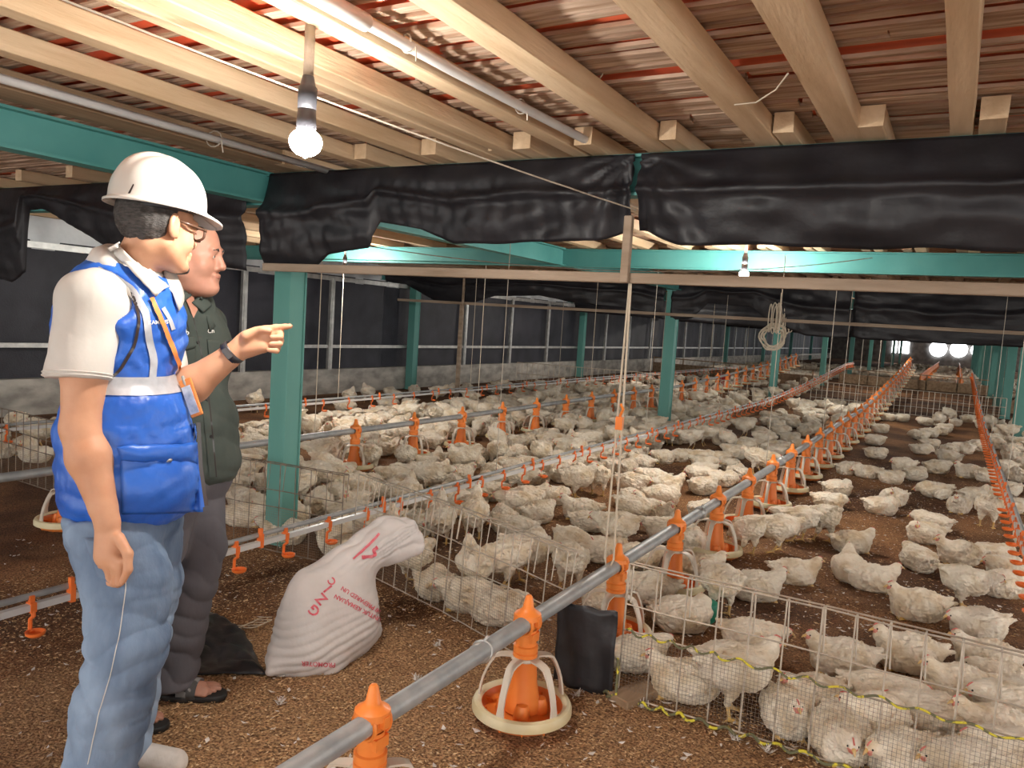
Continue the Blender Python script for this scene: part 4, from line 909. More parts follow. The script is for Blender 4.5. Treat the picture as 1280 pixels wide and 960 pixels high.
for b, i, side, dm in assign:
    q = cnt[(i, side, b[3])]; rk = [z_[1] for z_ in q].index(id(b)); tail = '' if len(q) == 1 else (', nearest it' if rk == 0 else ', %s nearest' % ORD[rk])
    lab = ('chicken %s %s %s%s' if 'opposite' in LM[i][2] else 'white chicken %s %s %s%s') % (pose_txt[b[3]], side, LM[i][2], tail)
    if len(lab.split()) > 16: lab = lab.replace('white ', '')
    if len(lab.split()) > 16: lab = lab.replace('in front of', 'before')
    if len(lab.split()) > 16: lab = lab.replace('its neck', '').replace('  ', ' ')
    if len(lab.split()) > 16: lab = lab.replace('of the ', 'of ').replace('of the middle', 'of middle')
    zone = 'chickens in the near pen right of the feed pipe' if b[0] > XF else ('chickens between the near feed pipe and the middle drinker line' if b[0] > XM else 'chickens in the crowded pen left of the middle drinker line')
    near = b[5] < 8.5
    P_ = PROTO[b[3]]
    if near:
        if b[3] not in firsts: o = P_; firsts[b[3]] = 1
        else: o = copy_tree(P_)
    else: o = bpy.data.objects.new('chicken', P_.data if b[5] < 8.5 else FARM[b[3]]); COL.objects.link(o)
    sc = random.uniform(.82, .93)
    o.location = (b[0], b[1], floor_h(b[0], b[1]) - .002); o.rotation_euler = (0, 0, b[2]); o.scale = (sc * random.uniform(.96, 1.04), sc, sc * random.uniform(.95, 1.05))
    setp(o, label=lab, cat='chicken', group=zone)
for k_, o in PROTO.items():
    if k_ not in firsts:
        for c in KIDS.get(o.name, []): bpy.data.objects.remove(c)
        bpy.data.objects.remove(o)
# the rest of the flock, too far and too many to count
def mass(name, birds, label, key_far=None):
    vs = []; fs = []; mis = []; off = 0
    cache = {}
    for b in birds:
        me = FARM[b[3]]
        if b[3] not in cache:
            V = np.empty(len(me.vertices) * 3, np.float32); me.vertices.foreach_get('co', V); Q = np.empty(len(me.polygons) * 4, np.int32); me.loops.foreach_get('vertex_index', Q)
            mi = np.empty(len(me.polygons), np.int32); me.polygons.foreach_get('material_index', mi); cache[b[3]] = (V.reshape(-1, 3), Q.reshape(-1, 4), mi)
        V, Q, mi = cache[b[3]]; c, s_ = math.cos(b[2]), math.sin(b[2]); sc = random.uniform(.86, .96)
        Rm = np.array([[c, -s_, 0], [s_, c, 0], [0, 0, 1]]); vs.append(V @ Rm.T * sc + [b[0], b[1], -.003]); fs.append(Q + off); mis.append(mi); off += len(V)
    me = np_mesh(name, np.concatenate(vs), np.concatenate(fs), ['feathers', 'bird_skin', 'bird_leg'], np.concatenate(mis)); o = bpy.data.objects.new(name, me); COL.objects.link(o)
    return setp(o, label=label, cat='chicken flock', kind='stuff')
FARK = ['sit_low', 'loaf', 'loaf', 'sit_up', 'sprawl']
def rndfar(x0, x1, y0, y1, n):
    return [[random.uniform(x0, x1), random.uniform(y0, y1), random.uniform(0, 6.28), random.choice(FARK)] for _ in range(n)]
far = rndfar(-3.3, .9, 28, 45, 420) + rndfar(-3.3, .9, 45, 62, 200) + rndfar(-8.3, -3.6, 24.5, 45, 420) + rndfar(1.1, 5, 21, 45, 260)
mass('chicken_flock', [b[:4] for b in rest] + far, 'crowd of distant white chickens filling the far ends of the pens')
# ------------------------------------------------------------------ loose husk and down on the floor
def flakes(name, m, n, area, size, label, cat, lift_=.004, curl=.3):
    vs = []; fs = []; 
    for i in range(n):
        x, y = area(); z = floor_h(x, y) + lift_ + random.uniform(0, .004); a = random.uniform(0, 6.28); l = size * random.uniform(.5, 1.4); w = l * random.uniform(.2, .5)
        ux, uy = math.cos(a), math.sin(a); t = random.uniform(-curl, curl); t2 = random.uniform(-.4, .4); k = len(vs)
        vs += [(x - ux * l, y - uy * l, z + abs(t) * l * .6), (x - uy * w, y + ux * w, z + t2 * w), (x + ux * l, y + uy * l, z + abs(t) * l * .6), (x + uy * w, y - ux * w, z - t2 * w * .5 + .001), (x, y, z + .3 * w)]
        fs += [(k, k + 4, k + 1), (k + 1, k + 4, k + 2), (k + 2, k + 4, k + 3), (k + 3, k + 4, k)]
    me = bpy.data.meshes.new(name); me.from_pydata(vs, [], fs); me.materials.append(MATS[m]); o = bpy.data.objects.new(name, me); COL.objects.link(o); return setp(o, label=label, cat=cat, kind='stuff')
def area_near():
    while True:
        d = random.uniform(1.2, 5) ; a = random.uniform(-.15, 1.25); x = -d * math.sin(a) + random.uniform(-.2, .2); y = d * math.cos(a)
        if -5 < x < 1.4 and y > .9: return x, y
def area_aisle():
    while True:
        x, y = random.uniform(-3.8, .6), random.uniform(1.0, 3.0)
        if depth_of(x, y) > 1.3: return x, y
flakes('rice_husk', 'husk', 42000, area_aisle, .0068, 'loose tan rice husk strewn over the aisle floor', 'rice husk')
def area_pen():
    return random.uniform(-2.6, 1.3), random.uniform(2.75, 10) ** 1.0
flakes('wood_shavings', 'husk', 16000, area_pen, .010, 'pale wood shavings and husk strewn over the pen litter', 'wood shavings', .004, .5)
def area_feather():
    return area_near() if random.random() < .55 else (random.uniform(-1.1, .5), random.uniform(2.7, 9))
flakes('down_feathers', 'down', 2600, area_feather, .013, 'small white down feathers scattered over the litter', 'feathers', .006, .6)
# tufts of down
vs = 0
for i, (px, py) in enumerate([(545, 808), (805, 885), (600, 740), (920, 925), (720, 870), (520, 850), (470, 930), (350, 880), (960, 940)][:9]):
    p = at_z(px, py); b = MB()
    for k in range(26):
        a = random.uniform(0, 6.28); e = random.uniform(.1, 1.1); l = random.uniform(.012, .03); d = Vector((math.cos(a) * math.cos(e), math.sin(a) * math.cos(e), math.sin(e))); sdv = Vector((-math.sin(a), math.cos(a), 0)) * .003
        q = Vector((p[0], p[1], .004)) + Vector((random.uniform(-.012, .012), random.uniform(-.012, .012), 0)); b.add([q - sdv, q + sdv, q + d * l + sdv * .3, q + d * l - sdv * .3], [(0, 1, 2, 3)])
    b.build('feather_tuft', 'down', cat='feather tuft', group='tufts of down on the aisle floor', label='tuft of white down on the husk floor, %s' % ['right of the white sack', 'by the foot of the near fence', 'behind the fence above the nearest pan', 'under the standing chicken at the fence', 'beside the black flap', 'between sack and front pan', 'left of the front feeder clamp', 'below the white sack', 'at the yellow rope on the right'][i])
# ================================================================== the two men
mat('skin_warm', (.56, .28, .16), .55, (.63, .34, .205), 14, bump=.12, bscale=220, sss=.08, bdist=.002)
mat('skin_ruddy', (.42, .20, .135), .5, (.52, .27, .19), 12, bump=.08, bscale=200, sss=.08, bdist=.002)
mat('hair', (.02, .018, .016), .5, (.07, .06, .055), 60, (1, 1, 4), .9, 120, bdist=.004)
mat('helmet_shell', (.60, .58, .54), .3, coat=.3)
mat('vest_blue', (.016, .10, .48), .38, (.03, .15, .62), 5, (1, 1, 1), .35, 18, bdist=.012)
mat('reflective', (.42, .44, .48), .35, (.50, .52, .56), 40, metal=.2)
mat('polo', (.56, .54, .50), .85, (.64, .61, .57), 5, (1, 1, 1), .25, 14, bdist=.01)
mat('jeans', (.06, .105, .19), .85, (.26, .36, .50), 4.2, (1, 1, .45), .55, 30, bdist=.012, contrast=(.34, .60))
mat('seam', (.62, .62, .58), .8)
mat('green_shirt', (.040, .054, .046), .85, (.060, .076, .066), 7, (1, 1, 1), .3, 20, bdist=.01)
mat('grey_trouser', (.085, .082, .095), .85, (.12, .115, .13), 6, (1, 1, .6), .35, 20, bdist=.01)
mat('lanyard_orange', (.75, .25, .06), .6)
mat('card', (.25, .3, .42), .3, (.55, .6, .7), 30)
mat('rubber', (.02, .02, .02), .6); mat('shoe_white', (.75, .72, .68), .6, (.6, .57, .52), 20, bump=.3, bscale=60)
mat('strap_grey', (.25, .25, .25), .7, (.06, .06, .06), 25, contrast=(.48, .52))
mat('button', (.45, .45, .42), .35, metal=.7); mat('thread', (.75, .75, .72), .8); mat('lens_dark', (.05, .04, .04), .1); mat('frame_brown', (.10, .05, .03), .3)
mat('lip', (.45, .17, .13), .5); mat('eye_white', (.7, .66, .6), .3)
D = at_d
def rotz(a): c, s_ = math.cos(a), math.sin(a); return np.array([[c, -s_, 0], [s_, c, 0], [0, 0, 1]])
def roty(a): c, s_ = math.cos(a), math.sin(a); return np.array([[c, 0, s_], [0, 1, 0], [-s_, 0, c]])
def rotx(a): c, s_ = math.cos(a), math.sin(a); return np.array([[1, 0, 0], [0, c, -s_], [0, s_, c]])
def head_sdf(s, c, R, fat=0.0):
    c = np.array(c); X = lambda *p: c + R @ np.array(p, float)
    s.ell(X(-.012, 0, .035), (.097, .077, .086), R, .02)
    s.ell(X(.022, 0, -.035), (.066, .058 + fat * .6, .082), R, .025)
    for q in (-1, 1):
        s.cone(X(-.012, q * .050, -.05), X(.062, q * .018, -.098), .022 + fat, .018, .025)
        s.ell(X(.052, q * .036, -.034), (.030, .026 + fat * .5, .032), R, .018)
        s.ell(X(.086, q * .013, -.040), (.011, .009, .009), R, .006)
        s.ell(X(.093, q * .032, .004), (.016, .021, .013), R, .012, sub=True)
        s.ell(X(.070, q * .032, .002), (.0165, .016, .0145), R, .004)
        s.cone(X(.062, q * .016, -.004), X(.064, q * .046, -.004), .013, .008, .008)
        # ear
        er = R @ rotz(q * -.35)
        s.ell(X(-.010, q * .082, .0), (.021, .009, .035), er, .004)
        s.ell(X(-.004, q * .093, .004), (.011, .007, .020), er, .004, sub=True)
        s.ell(X(.002, q * .077, -.026), (.009, .006, .010), er, .005)
    s.cone(X(.082, -.038, .023), X(.082, .038, .023), .010, .010, .016)
    s.cone(X(.086, 0, .014), X(.102, 0, -.026), .0085, .013, .012)
    s.ell(X(.103, 0, -.031), (.013, .014, .0115), R, .008)
    s.cone(X(.089, -.02, -.061), X(.089, .02, -.061), .007, .007, .007); s.cone(X(.096, -.006, -.060), X(.096, .006, -.060), .006, .006, .006)
    s.cone(X(.088, -.017, -.074), X(.088, .017, -.074), .0075, .0075, .007)
    s.cone(X(.105, -.02, -.0675), X(.105, .02, -.0675), .0022, .0022, .003, sub=True)
    s.ell(X(.078, 0, -.100), (.022, .024, .018), R, .014)
    if fat: s.ell(X(.035, 0, -.112), (.055, .05, .028), R, .03)
def eyes(parent, c, R):
    c = np.array(c)
    for q in (-1, 1):
        b = MB(); p = c + R @ np.array([.0795, q * .032, .001]); b.lathe([(.0003, -.0085), (.006, -.006), (.0085, 0), (.006, .006), (.0003, .0085)], p, 12); b.build('eye', 'eye_white', parent, smooth=True)
        b = MB(); p = c + R @ np.array([.0845, q * .032, .001]); b.lathe([(.0002, -.0045), (.0035, -.003), (.0045, 0), (.0035, .003), (.0002, .0045)], p, 10); b.build('iris', 'eye_black', parent, smooth=True)
        b = MB(); b.tube([c + R @ np.array(v) for v in ((.0905, q * .012, .020), (.0935, q * .028, .026), (.086, q * .048, .021))], [.003, .0035, .0015], 6); b.build('eyebrow', 'hair', parent, smooth=True)
def finger(s, pts, r): s.chain(pts, [r, r * .95, r * .9, r * .78][:len(pts)], .004)
def bvh_multi(os_):
    vs = []; fs = []
    for o in os_:
        k = len(vs); vs += [v.co.copy() for v in o.data.vertices]; fs += [[i + k for i in p.vertices] for p in o.data.polygons]
    return BVHTree.FromPolygons(vs, fs)
def bvh_of(o):
    me = o.data; return BVHTree.FromPolygons([v.co for v in me.vertices], [p.vertices for p in me.polygons])
def patch(bv, quad, name, m, parent, off=.002, nu=12, nv=8, dfall=None, thick=0, bulge=0, edges=None, smooth=True):
    """a piece of cloth laid on a garment: its outline comes from measured directions, its depth from the garment itself"""
    rows = []; q = [np.array(p, float) for p in quad]; last = dfall
    org = Vector(CAM)
    for i in range(nu + 1):
        u = i / nu; row = []
        for j in range(nv + 1):
            v = j / nv; p = (q[0] * (1 - u) + q[1] * u) * (1 - v) + (q[3] * (1 - u) + q[2] * u) * v
            d = Vector(ray(p[0], p[1])).normalized(); h = bv.ray_cast(org, d)
            if h[0] is not None:
                n = h[1] if h[1].dot(d) < 0 else -h[1]; bb = bulge * math.sin(PI * u) ** .5 * math.sin(PI * v) ** .5; row.append(h[0] + n * (off + bb) - d * .001); last = (h[0] - org).length
            else: row.append(org + d * ((last or 2.2)))
        rows.append(row)
    b = MB(); b.grid(rows); o = b.build(name, m, parent, smooth=smooth)
    if thick: solid(o, thick)
    return o
def strip(bv, pts, w, name, m, parent, off=.002, n=40, dfall=2.1):
    P = [np.array(p, float) for p in pts]; L = [0]
    for a, b in zip(P[:-1], P[1:]): L.append(L[-1] + np.linalg.norm(b - a))
    xs_ = np.interp(np.linspace(0, L[-1], n), L, [p[0] for p in P]); ys_ = np.interp(np.linspace(0, L[-1], n), L, [p[1] for p in P])
    for _ in range(3): xs_[1:-1] = (xs_[:-2] + xs_[1:-1] * 2 + xs_[2:]) / 4; ys_[1:-1] = (ys_[:-2] + ys_[1:-1] * 2 + ys_[2:]) / 4
    rows = []; org = Vector(CAM); last = dfall
    for i in range(n):
        a, c = max(i - 1, 0), min(i + 1, n - 1); t = np.array([xs_[c] - xs_[a], ys_[c] - ys_[a]]); t /= np.linalg.norm(t) + 1e-9; nn = np.array([-t[1], t[0]]); row = []
        for s_ in (-1, -.33, .33, 1):
            p = np.array([xs_[i], ys_[i]]) + nn * w / 2 * s_; d = Vector(ray(p[0], p[1])).normalized(); h = bv.ray_cast(org, d)
            if h[0] is not None: nr = h[1] if h[1].dot(d) < 0 else -h[1]; row.append(h[0] + nr * off); last = (h[0] - org).length
            else: row.append(org + d * last)
        rows.append(row)
    b = MB(); b.grid(rows); return b.build(name, m, parent, smooth=True)
def wrap_band(bv, c, zf0, zf1, name, m, parent, off=.003, n=90, tilt=0, arc=(0, 2 * PI)):
    rows = []; c = Vector(c)
    for i in range(n + 1):
        a = arc[0] + (arc[1] - arc[0]) * i / n; d = Vector((math.cos(a), math.sin(a), 0)); row = []
        for t in (0, .33, .67, 1):
            z = zf0 + (zf1 - zf0) * t + tilt * math.cos(a); o_ = Vector((c.x, c.y, z)) + d * .6; h = bv.ray_cast(o_, -d)
            row.append((h[0] + d * off) if h[0] is not None else Vector((c.x, c.y, z)) + d * .15)
        rows.append(row)
    b = MB(); b.grid(rows); return b.build(name, m, parent, smooth=True)
def text_on(bv, txt, px, py, size, ang, name, m, parent, off=.002, dfall=2.1, shear=0, sx=1.0):
    """lettering laid on a surface, its centre at a measured direction"""
    cu = bpy.data.curves.new('lettering', 'FONT'); cu.body = txt; cu.size = 1; cu.align_x = 'CENTER'; cu.align_y = 'CENTER'; cu.resolution_u = 3; cu.offset = .02
    to = bpy.data.objects.new('lettering', cu); COL.objects.link(to); dg = bpy.context.evaluated_depsgraph_get(); me = bpy.data.meshes.new_from_object(to.evaluated_get(dg)); bpy.data.objects.remove(to)
    bm = bmesh.new(); bm.from_mesh(me); bmesh.ops.triangulate(bm, faces=bm.faces); 
    for _ in range(2):
        es = [e for e in bm.edges if e.calc_length() > .18]
        if es: bmesh.ops.subdivide_edges(bm, edges=es, cuts=1); bmesh.ops.triangulate(bm, faces=bm.faces)
    ca, sa = math.cos(ang), math.sin(ang); org = Vector(CAM); last = dfall
    for v in bm.verts:
        x, y = v.co.x * size * sx, v.co.y * size; u = px + x * ca + y * sa; w = py - (y * ca - x * sa)
        d = Vector(ray(u, w)).normalized(); h = bv.ray_cast(org, d)
        if h[0] is not None: nr = h[1] if h[1].dot(d) < 0 else -h[1]; v.co = h[0] + nr * off; last = (h[0] - org).length
        else: v.co = org + d * last
    bm.to_mesh(me); bm.free(); me.materials.clear(); me.materials.append(MATS[m]); o = bpy.data.objects.new(name, me); COL.objects.link(o); o.parent = parent; return o
U_ = RC[:, 0].copy(); U_[2] = 0; U_ /= np.linalg.norm(U_)          # sideways in the barn, as the men face
V_ = np.array([-U_[1], U_[0], 0]); Z_ = np.array([0, 0, 1.0])
A0 = math.atan2(U_[1], U_[0])
# ------------------------------------------------------------------ man in the white helmet and blue vest
def man_blue():
    th = A0 - math.radians(26); Rt = rotz(th); fwd = Rt[:, 0]; lft = Rt[:, 1]
    hc = D(200, 283, 2.15); Rh = rotz(A0 + math.radians(57)) @ roty(math.radians(6))
    ch = D(150, 415, 2.17); wa = D(158, 545, 2.17); pe = D(160, 640, 2.17)
    nk = D(168, 335, 2.17)
    shR = D(112, 378, 2.02); elR = D(101, 535, 1.99); wrR = D(134, 652, 1.97)
    shL = D(190, 385, 2.32); elL = D(212, 502, 2.27); wrL = D(300, 436, 2.27)
    hpR = D(140, 668, 2.10); knR = D(158, 800, 2.06); anR = D(118, 968, 2.06)
    hpL = D(178, 668, 2.25); knL = D(172, 800, 2.28); anL = D(146, 936, 2.24)
    s = Sdf(); head_sdf(s, hc, Rh)
    hb = hc + Rh @ np.array([-.03, 0, -.05])
    s.cone(hb, nk, .056, .058, .02); s.cone(nk, D(160, 365, 2.17), .058, .07, .02)
    s.ell(ch, (.115, .155, .19), Rt, .05); s.ell(wa, (.12, .15, .16), Rt, .05); s.ell(pe, (.115, .155, .11), Rt, .05)
    for a, b_, c_ in ((shR, elR, wrR), (shL, elL, wrL)):
        s.ell(a, (.06, .06, .06), Rt, .04)
        s.cone(a, a * .45 + b_ * .55, .056, .055, .03); s.cone(a * .45 + b_ * .55, b_, .055, .047, .02)
        m1 = b_ * .68 + c_ * .32; s.cone(b_, m1, .047, .053, .02); s.cone(m1, b_ * .15 + c_ * .85, .052, .034, .02); s.cone(b_ * .15 + c_ * .85, c_, .033, .029, .01)
    for a, b_, c_ in ((hpR, knR, anR), (hpL, knL, anL)):
        s.chain([a, b_, c_], [.085, .058, .042], .03)
    for an, tdir in ((anR, U_), (anL, U_)):
        f0 = an.copy(); f0[2] = .035; s.cone(an, f0 - tdir * .02, .042, .033, .015); s.cone(f0 - tdir * .02, f0 + tdir * .12 - Z_ * .012, .030, .022, .015)
    # right hand: hanging loose fist
    h0 = wrR; pk = D(136, 694, 1.965); s.cone(h0, pk, .030, .038, .012, w=.72, side=V_)
    ax = _n(pk - h0)
    fr = [D(x, y, d) for x, y, d in ((152, 702, 1.945), (145, 709, 1.95), (136, 712, 1.965), (127, 709, 1.985))]
    for k, kn in enumerate(fr):
        p2 = kn + np.array(D(150 - 6 * k, 731 - (k == 3) * 5, 1.955 + .014 * k) - kn) * .9
        p3 = p2 + (-.012 * U_) * 1 + V_ * .014 - Z_ * .010 + U_ * (.0)
        p4 = p3 + V_ * .010 + Z_ * .016 - U_ * .008
        s.cone(pk, kn, .018, .0115, .008); s.chain([kn, p2, p3, p4], [.0112, .0100, .0092, .0080], .0035)
    s.chain([D(148, 672, 1.955), D(160, 692, 1.935), D(160, 712, 1.93), D(153, 727, 1.935)], [.015, .0125, .0108, .0085], .006)
    # left hand: pointing, palm turned to the viewer
    pc = D(320, 426, 2.265); s.cone(wrL, D(310, 430, 2.266), .029, .034, .012, w=.62, side=V_); s.cone(D(310, 430, 2.266), D(330, 421, 2.266), .036, .034, .012, w=.52, side=V_)
    s.cone(D(309, 437, 2.262), D(330, 434, 2.262), .018, .017, .01)                # heel of the hand
    s.cone(D(308, 420, 2.245), D(320, 414, 2.25), .017, .013, .010)                # thenar
    s.chain([D(318, 416, 2.25), D(327, 412, 2.245), D(337, 413.5, 2.243)], [.0125, .0105, .0085], .004)   # thumb along the index finger
    s.chain([D(333, 412, 2.268), D(345, 409.5, 2.268), D(356, 408.5, 2.265), D(363, 407.8, 2.262)], [.0115, .0100, .0088, .0078], .005)
    for k, (a, b_, c_, d_) in enumerate((((336, 417), (351, 416.5), (351, 421.5), (340, 421.5)), ((337, 425), (351, 425.5), (350, 430), (339, 430)), ((335, 433), (347, 434.5), (346, 438.5), (336, 437.5)))):
        s.chain([D(*a, 2.272), D(*b_, 2.268), D(*c_, 2.252), D(*d_, 2.245)], [.0105, .0098, .0088, .0078], .003)
    body = sdf_obj('person', s, .0042, ['skin_warm'], sm=1, label='man in white helmet and blue vest pointing, wearing jeans and a white polo', cat='person')
    eyes(body, hc, Rh)
    # hair
    q = Sdf(); X = lambda *p: hc + Rh @ np.array(p, float)
    q.ell(X(-.03, 0, .02), (.094, .086, .088), Rh, .01); q.plane(X(-.010, 0, 0), Rh @ np.array([1, 0, -.45]), .01); q.plane(X(-.06, 0, -.058), Rh @ np.array([.3, 0, -1]), .012)
    for e in (-1, 1): q.ell(X(.005, e * .085, -.01), (.028, .03, .042), Rh, .008, sub=True)
    hr = sdf_obj('hair', q, .004, ['hair'], body, disp=lambda V, N: .004 * vnoise(V, (60, 60, 25), 3) + .003 * vnoise(V, (140, 140, 50), 5))
    q = Sdf(); q.ell(X(.088, 0, -.103), (.016, .018, .014), Rh, .006); q.ell(X(.074, .0, -.112), (.018, .02, .009), Rh, .006); sdf_obj('goatee', q, .0025, ['hair'], body, disp=lambda V, N: .0015 * vnoise(V, 300, 2))
    # helmet
    hel = bpy.data.objects.new('helmet', None)
    b = MB(); n = 64; rows = []; Rm = Rh @ roty(math.radians(-2)); c0 = hc + Rh @ np.array([-.012, 0, .058])
    for i in range(n + 1):
        a = 2 * PI * i / n; ca, sa = math.cos(a), math.sin(a); row = []
        for t in np.linspace(.02, 1, 16):
            el = t * PI / 2; rr = math.sin(el) ** .92; z = .128 * math.cos(el) ** .85
            x = .132 * rr * ca; y = .108 * rr * sa; rid = .011 * math.exp(-(y / .020) ** 4) * (1 - t ** 3) + .003 * math.exp(-((abs(y) - .045) / .01) ** 2) * (1 - t ** 2)
            row.append(c0 + Rm @ np.array([x, y, z + rid]))
        fr_ = max(0, ca) ** 2
        for t in np.linspace(.2, 1, 6):
            ex = (.012 + .045 * fr_) * t; row.append(c0 + Rm @ np.array([(.132 + ex) * ca, (.108 + ex * .8) * sa, -.006 * t - .018 * fr_ * t ** 1.2 - .004]))
        row.append(c0 + Rm @ np.array([(.132 + .012 + .045 * fr_) * ca, (.108 + (.012 + .045 * fr_) * .8) * sa, -.016 - .018 * fr_])) 
        rows.append(row)
    b.grid(rows); hel = b.build('helmet', 'helmet_shell', body, smooth=True, label='white hard hat'); solid(hel, .0025)
    b = MB(); 
    for z_, ww in ((.012, .0)) and ((.012, 0),): b.tube([c0 + Rm @ np.array([.098 * math.cos(a) - .002, .088 * math.sin(a), -.012 + .006 * math.cos(a)]) for a in np.linspace(0, 2 * PI, 40, endpoint=False)], .007, 6, close=True)
    b.build('headband', 'black_plastic', hel)
    b = MB()
    for a in (2.2, 3.0, 3.9, -1.2, 1.2): 
        p = np.array([.094 * math.cos(a), .088 * math.sin(a), 0]); b.tube([c0 + Rm @ (p + [0, 0, -.012]), c0 + Rm @ (p * 1.08 + [0, 0, .012])], .007, 6)
    b.build('suspension_strap', 'polo', hel)
    hb_ = bvh_of(hel)
    patch(hb_, [(160, 242), (163, 242), (168, 231), (166.5, 230)], 'vent_slot', 'lens_dark', hel, .0015, 3, 3)
    # glasses
    g = MB(); e = -1
    for e in (-1, 1):
        g.tube([X(.0, e * .081, .016), X(.05, e * .079, .012), X(.094, e * .068, .010)], .0038, 6)
        g.tube([X(.104 + .004 * math.cos(a), e * (.036 + .030 * math.cos(a)), .0 + .019 * np.sign(math.sin(a)) * abs(math.sin(a)) ** .6) - Rh[:, 0] * (.012 * (math.cos(a) > 0)) for a in np.linspace(0, 2 * PI, 28, endpoint=False)], .0038, 6, close=True)
        g.box(X(.096, e * .067, .010), (.008, .006, .008), R=Matrix(Rh.tolist()))
    g.tube([X(.107, -.01, .004), X(.11, 0, .007), X(.107, .01, .004)], .002, 6)
    gl = g.build('glasses', 'frame_brown', body, smooth=True)
    # polo shirt
    q = Sdf(); q.ell(ch, (.125, .165, .20), Rt, .05); q.ell(wa, (.13, .16, .15), Rt, .05)
    q.cone(nk + (D(160, 365, 2.17) - nk) * .4, D(158, 385, 2.17), .072, .105, .04)
    q.cone(D(150, 372, 2.17), shR + np.array([0, 0, .01]), .075, .066, .05); q.cone(D(165, 372, 2.17), shL, .075, .066, .05)
    slR = D(96, 478, 1.995); q.cone(shR, slR, .072, .080, .04); q.plane(D(97, 474, 1.995), _n(elR - shR), .003)
    slL = shL * .35 + elL * .65; q.cone(shL, slL, .066, .066, .03)
    q.ell(D(176, 318, 2.17), (.062, .062, .05), None, .02, sub=True)
    def dsp(V, N): return .0035 * vnoise(V, (16, 16, 9), 4) + .0015 * vnoise(V, (50, 50, 30), 6) + .0025 * np.abs(np.sin(V @ np.array([14, 6, 30]) + 2 * vnoise(V, 7, 9)))
    shirt = sdf_obj('polo_shirt', q, .006, ['polo'], body, disp=dsp, sm=2)
    b = MB(); axs = _n(elR - shR); u = _n(np.cross(axs, V_)); w = np.cross(axs, u)
    for dz in (0, .008): b.tube([D(97, 473, 1.995) - axs * (.004 + dz) + (u * math.cos(a) + w * math.sin(a)) * .0800 for a in np.linspace(0, 2 * PI, 40, endpoint=False)], .0022, 5, close=True)
    b.build('sleeve_cuff_stitching', 'polo', shirt, smooth=True)
    # collar: folded band round the neck, open at the throat
    b = MB(); rows = []; cc = D(170, 334, 2.165); dn = _n(hb - nk)
    for i in range(33):
        a = -2.75 + 5.5 * i / 32; d = (-fwd * math.cos(a) * 1.0 + lft * math.sin(a)); fr_ = max(0, -math.cos(a))
        bk_ = max(0, math.cos(a)); base = cc + d * .086 - Z_ * (.030 + .055 * fr_); top = cc + d * .074 + Z_ * (.040 + .018 * bk_ - .088 * fr_); out = cc + d * (.124 + .004 * fr_) - Z_ * (.006 - .022 * bk_ + .092 * fr_ + .030 * fr_ ** 3)
        rows.append([base, cc + d * .080 + Z_ * (.004 - .06 * fr_), top, top + d * .006 + Z_ * .003, (top + out) / 2 + d * .008 + Z_ * .012, out])
    b.grid(rows); col = b.build('collar', 'polo', shirt, smooth=True); solid(col, .003)
    # vest
    q = Sdf(); q.ell(ch + fwd * .0, (.150, .180, .215), Rt, .06); q.ell(wa + fwd * .004, (.158, .182, .20), Rt, .06); q.ell(D(160, 605, 2.17), (.165, .185, .15), Rt, .05)
    q.cone(D(156, 362, 2.17), D(126, 372, 2.06), .062, .040, .05); q.cone(D(160, 362, 2.17), D(184, 374, 2.28), .062, .040, .05)
    q.cone(D(158, 352, 2.17), D(156, 380, 2.17), .088, .11, .03)
    q.plane(D(160, 654, 2.17), np.array([0, 0, -1.0]) + U_ * .02, .006)
    q.cone(shR - Z_ * .00 + (-lft) * .10 , shR + lft * .035, .084, .080, .012, sub=True); q.cone(D(97, 420, 1.9), D(112, 430, 2.05), .088, .070, .012, sub=True)
    q.cone(shL + lft * .12, shL + lft * .0, .08, .08, .012, sub=True)
    q.ell(D(174, 322, 2.165), (.092, .092, .070), None, .012, sub=True); q.cone(D(196, 345, 2.1), D(214, 372, 2.05), .045, .01, .01, sub=True)
    def dv(V, N):
        z = V[:, 2]; quilt = .006 * np.abs(np.sin(z * 30 + 1.2 * vnoise(V, 6, 21)))
        return quilt + .008 * vnoise(V, (11, 11, 16), 12) + .004 * vnoise(V, (30, 30, 45), 14) + .002 * vnoise(V, (80, 80, 90), 15)
    vest = sdf_obj('vest', q, .006, ['vest_blue'], body, disp=dv, sm=2, label='blue padded work vest'); bv = bvh_of(vest)
    zb = lambda py: D(180, py, 2.03)[2]
    patch(bvh_multi([vest, shirt, body]), [(134, 310), (190, 371), (207, 360), (150, 303)], 'collar_leaf', 'polo', shirt, .012, 16, 8, thick=.004, bulge=.006)
    wrap_band(bv, (ch + wa) / 2, zb(496), zb(474), 'reflective_band', 'reflective', vest, .0035, arc=(A0 - 1.9, A0 + 2.2))
    strip(bv, [(122, 338), (140, 345), (165, 362), (182, 392), (186, 425), (192, 450), (190, 472)], 9, 'reflective_piping', 'reflective', vest, .003, 60)
    strip(bv, [(150, 352), (168, 372), (174, 400), (168, 432), (150, 462), (134, 478)], 4, 'armhole_binding', 'lens_dark', vest, .003, 40)
    strip(bv, [(203, 385), (212, 400), (216, 412)], 5, 'reflective_piping', 'reflective', vest, .003, 14)
    text_on(bv, 'KAMPUS', 197, 403, 6.5, -.05, 'chest_lettering', 'thread', vest, .003)
    pk_ = patch(bv, [(150, 566), (248, 560), (254, 640), (152, 642)], 'pocket', 'vest_blue', vest, .004, 22, 18, bulge=.014, thick=.002)
    fl = patch(bv, [(146, 558), (247, 553), (246, 580), (150, 574)], 'pocket_flap', 'vest_blue', vest, .012, 22, 8, bulge=.010, thick=.003); fb = bvh_of(fl)
    b = MB(); p = Vector(D(211, 576, 1)) - Vector(CAM); h = fb.ray_cast(Vector(CAM), p.normalized())
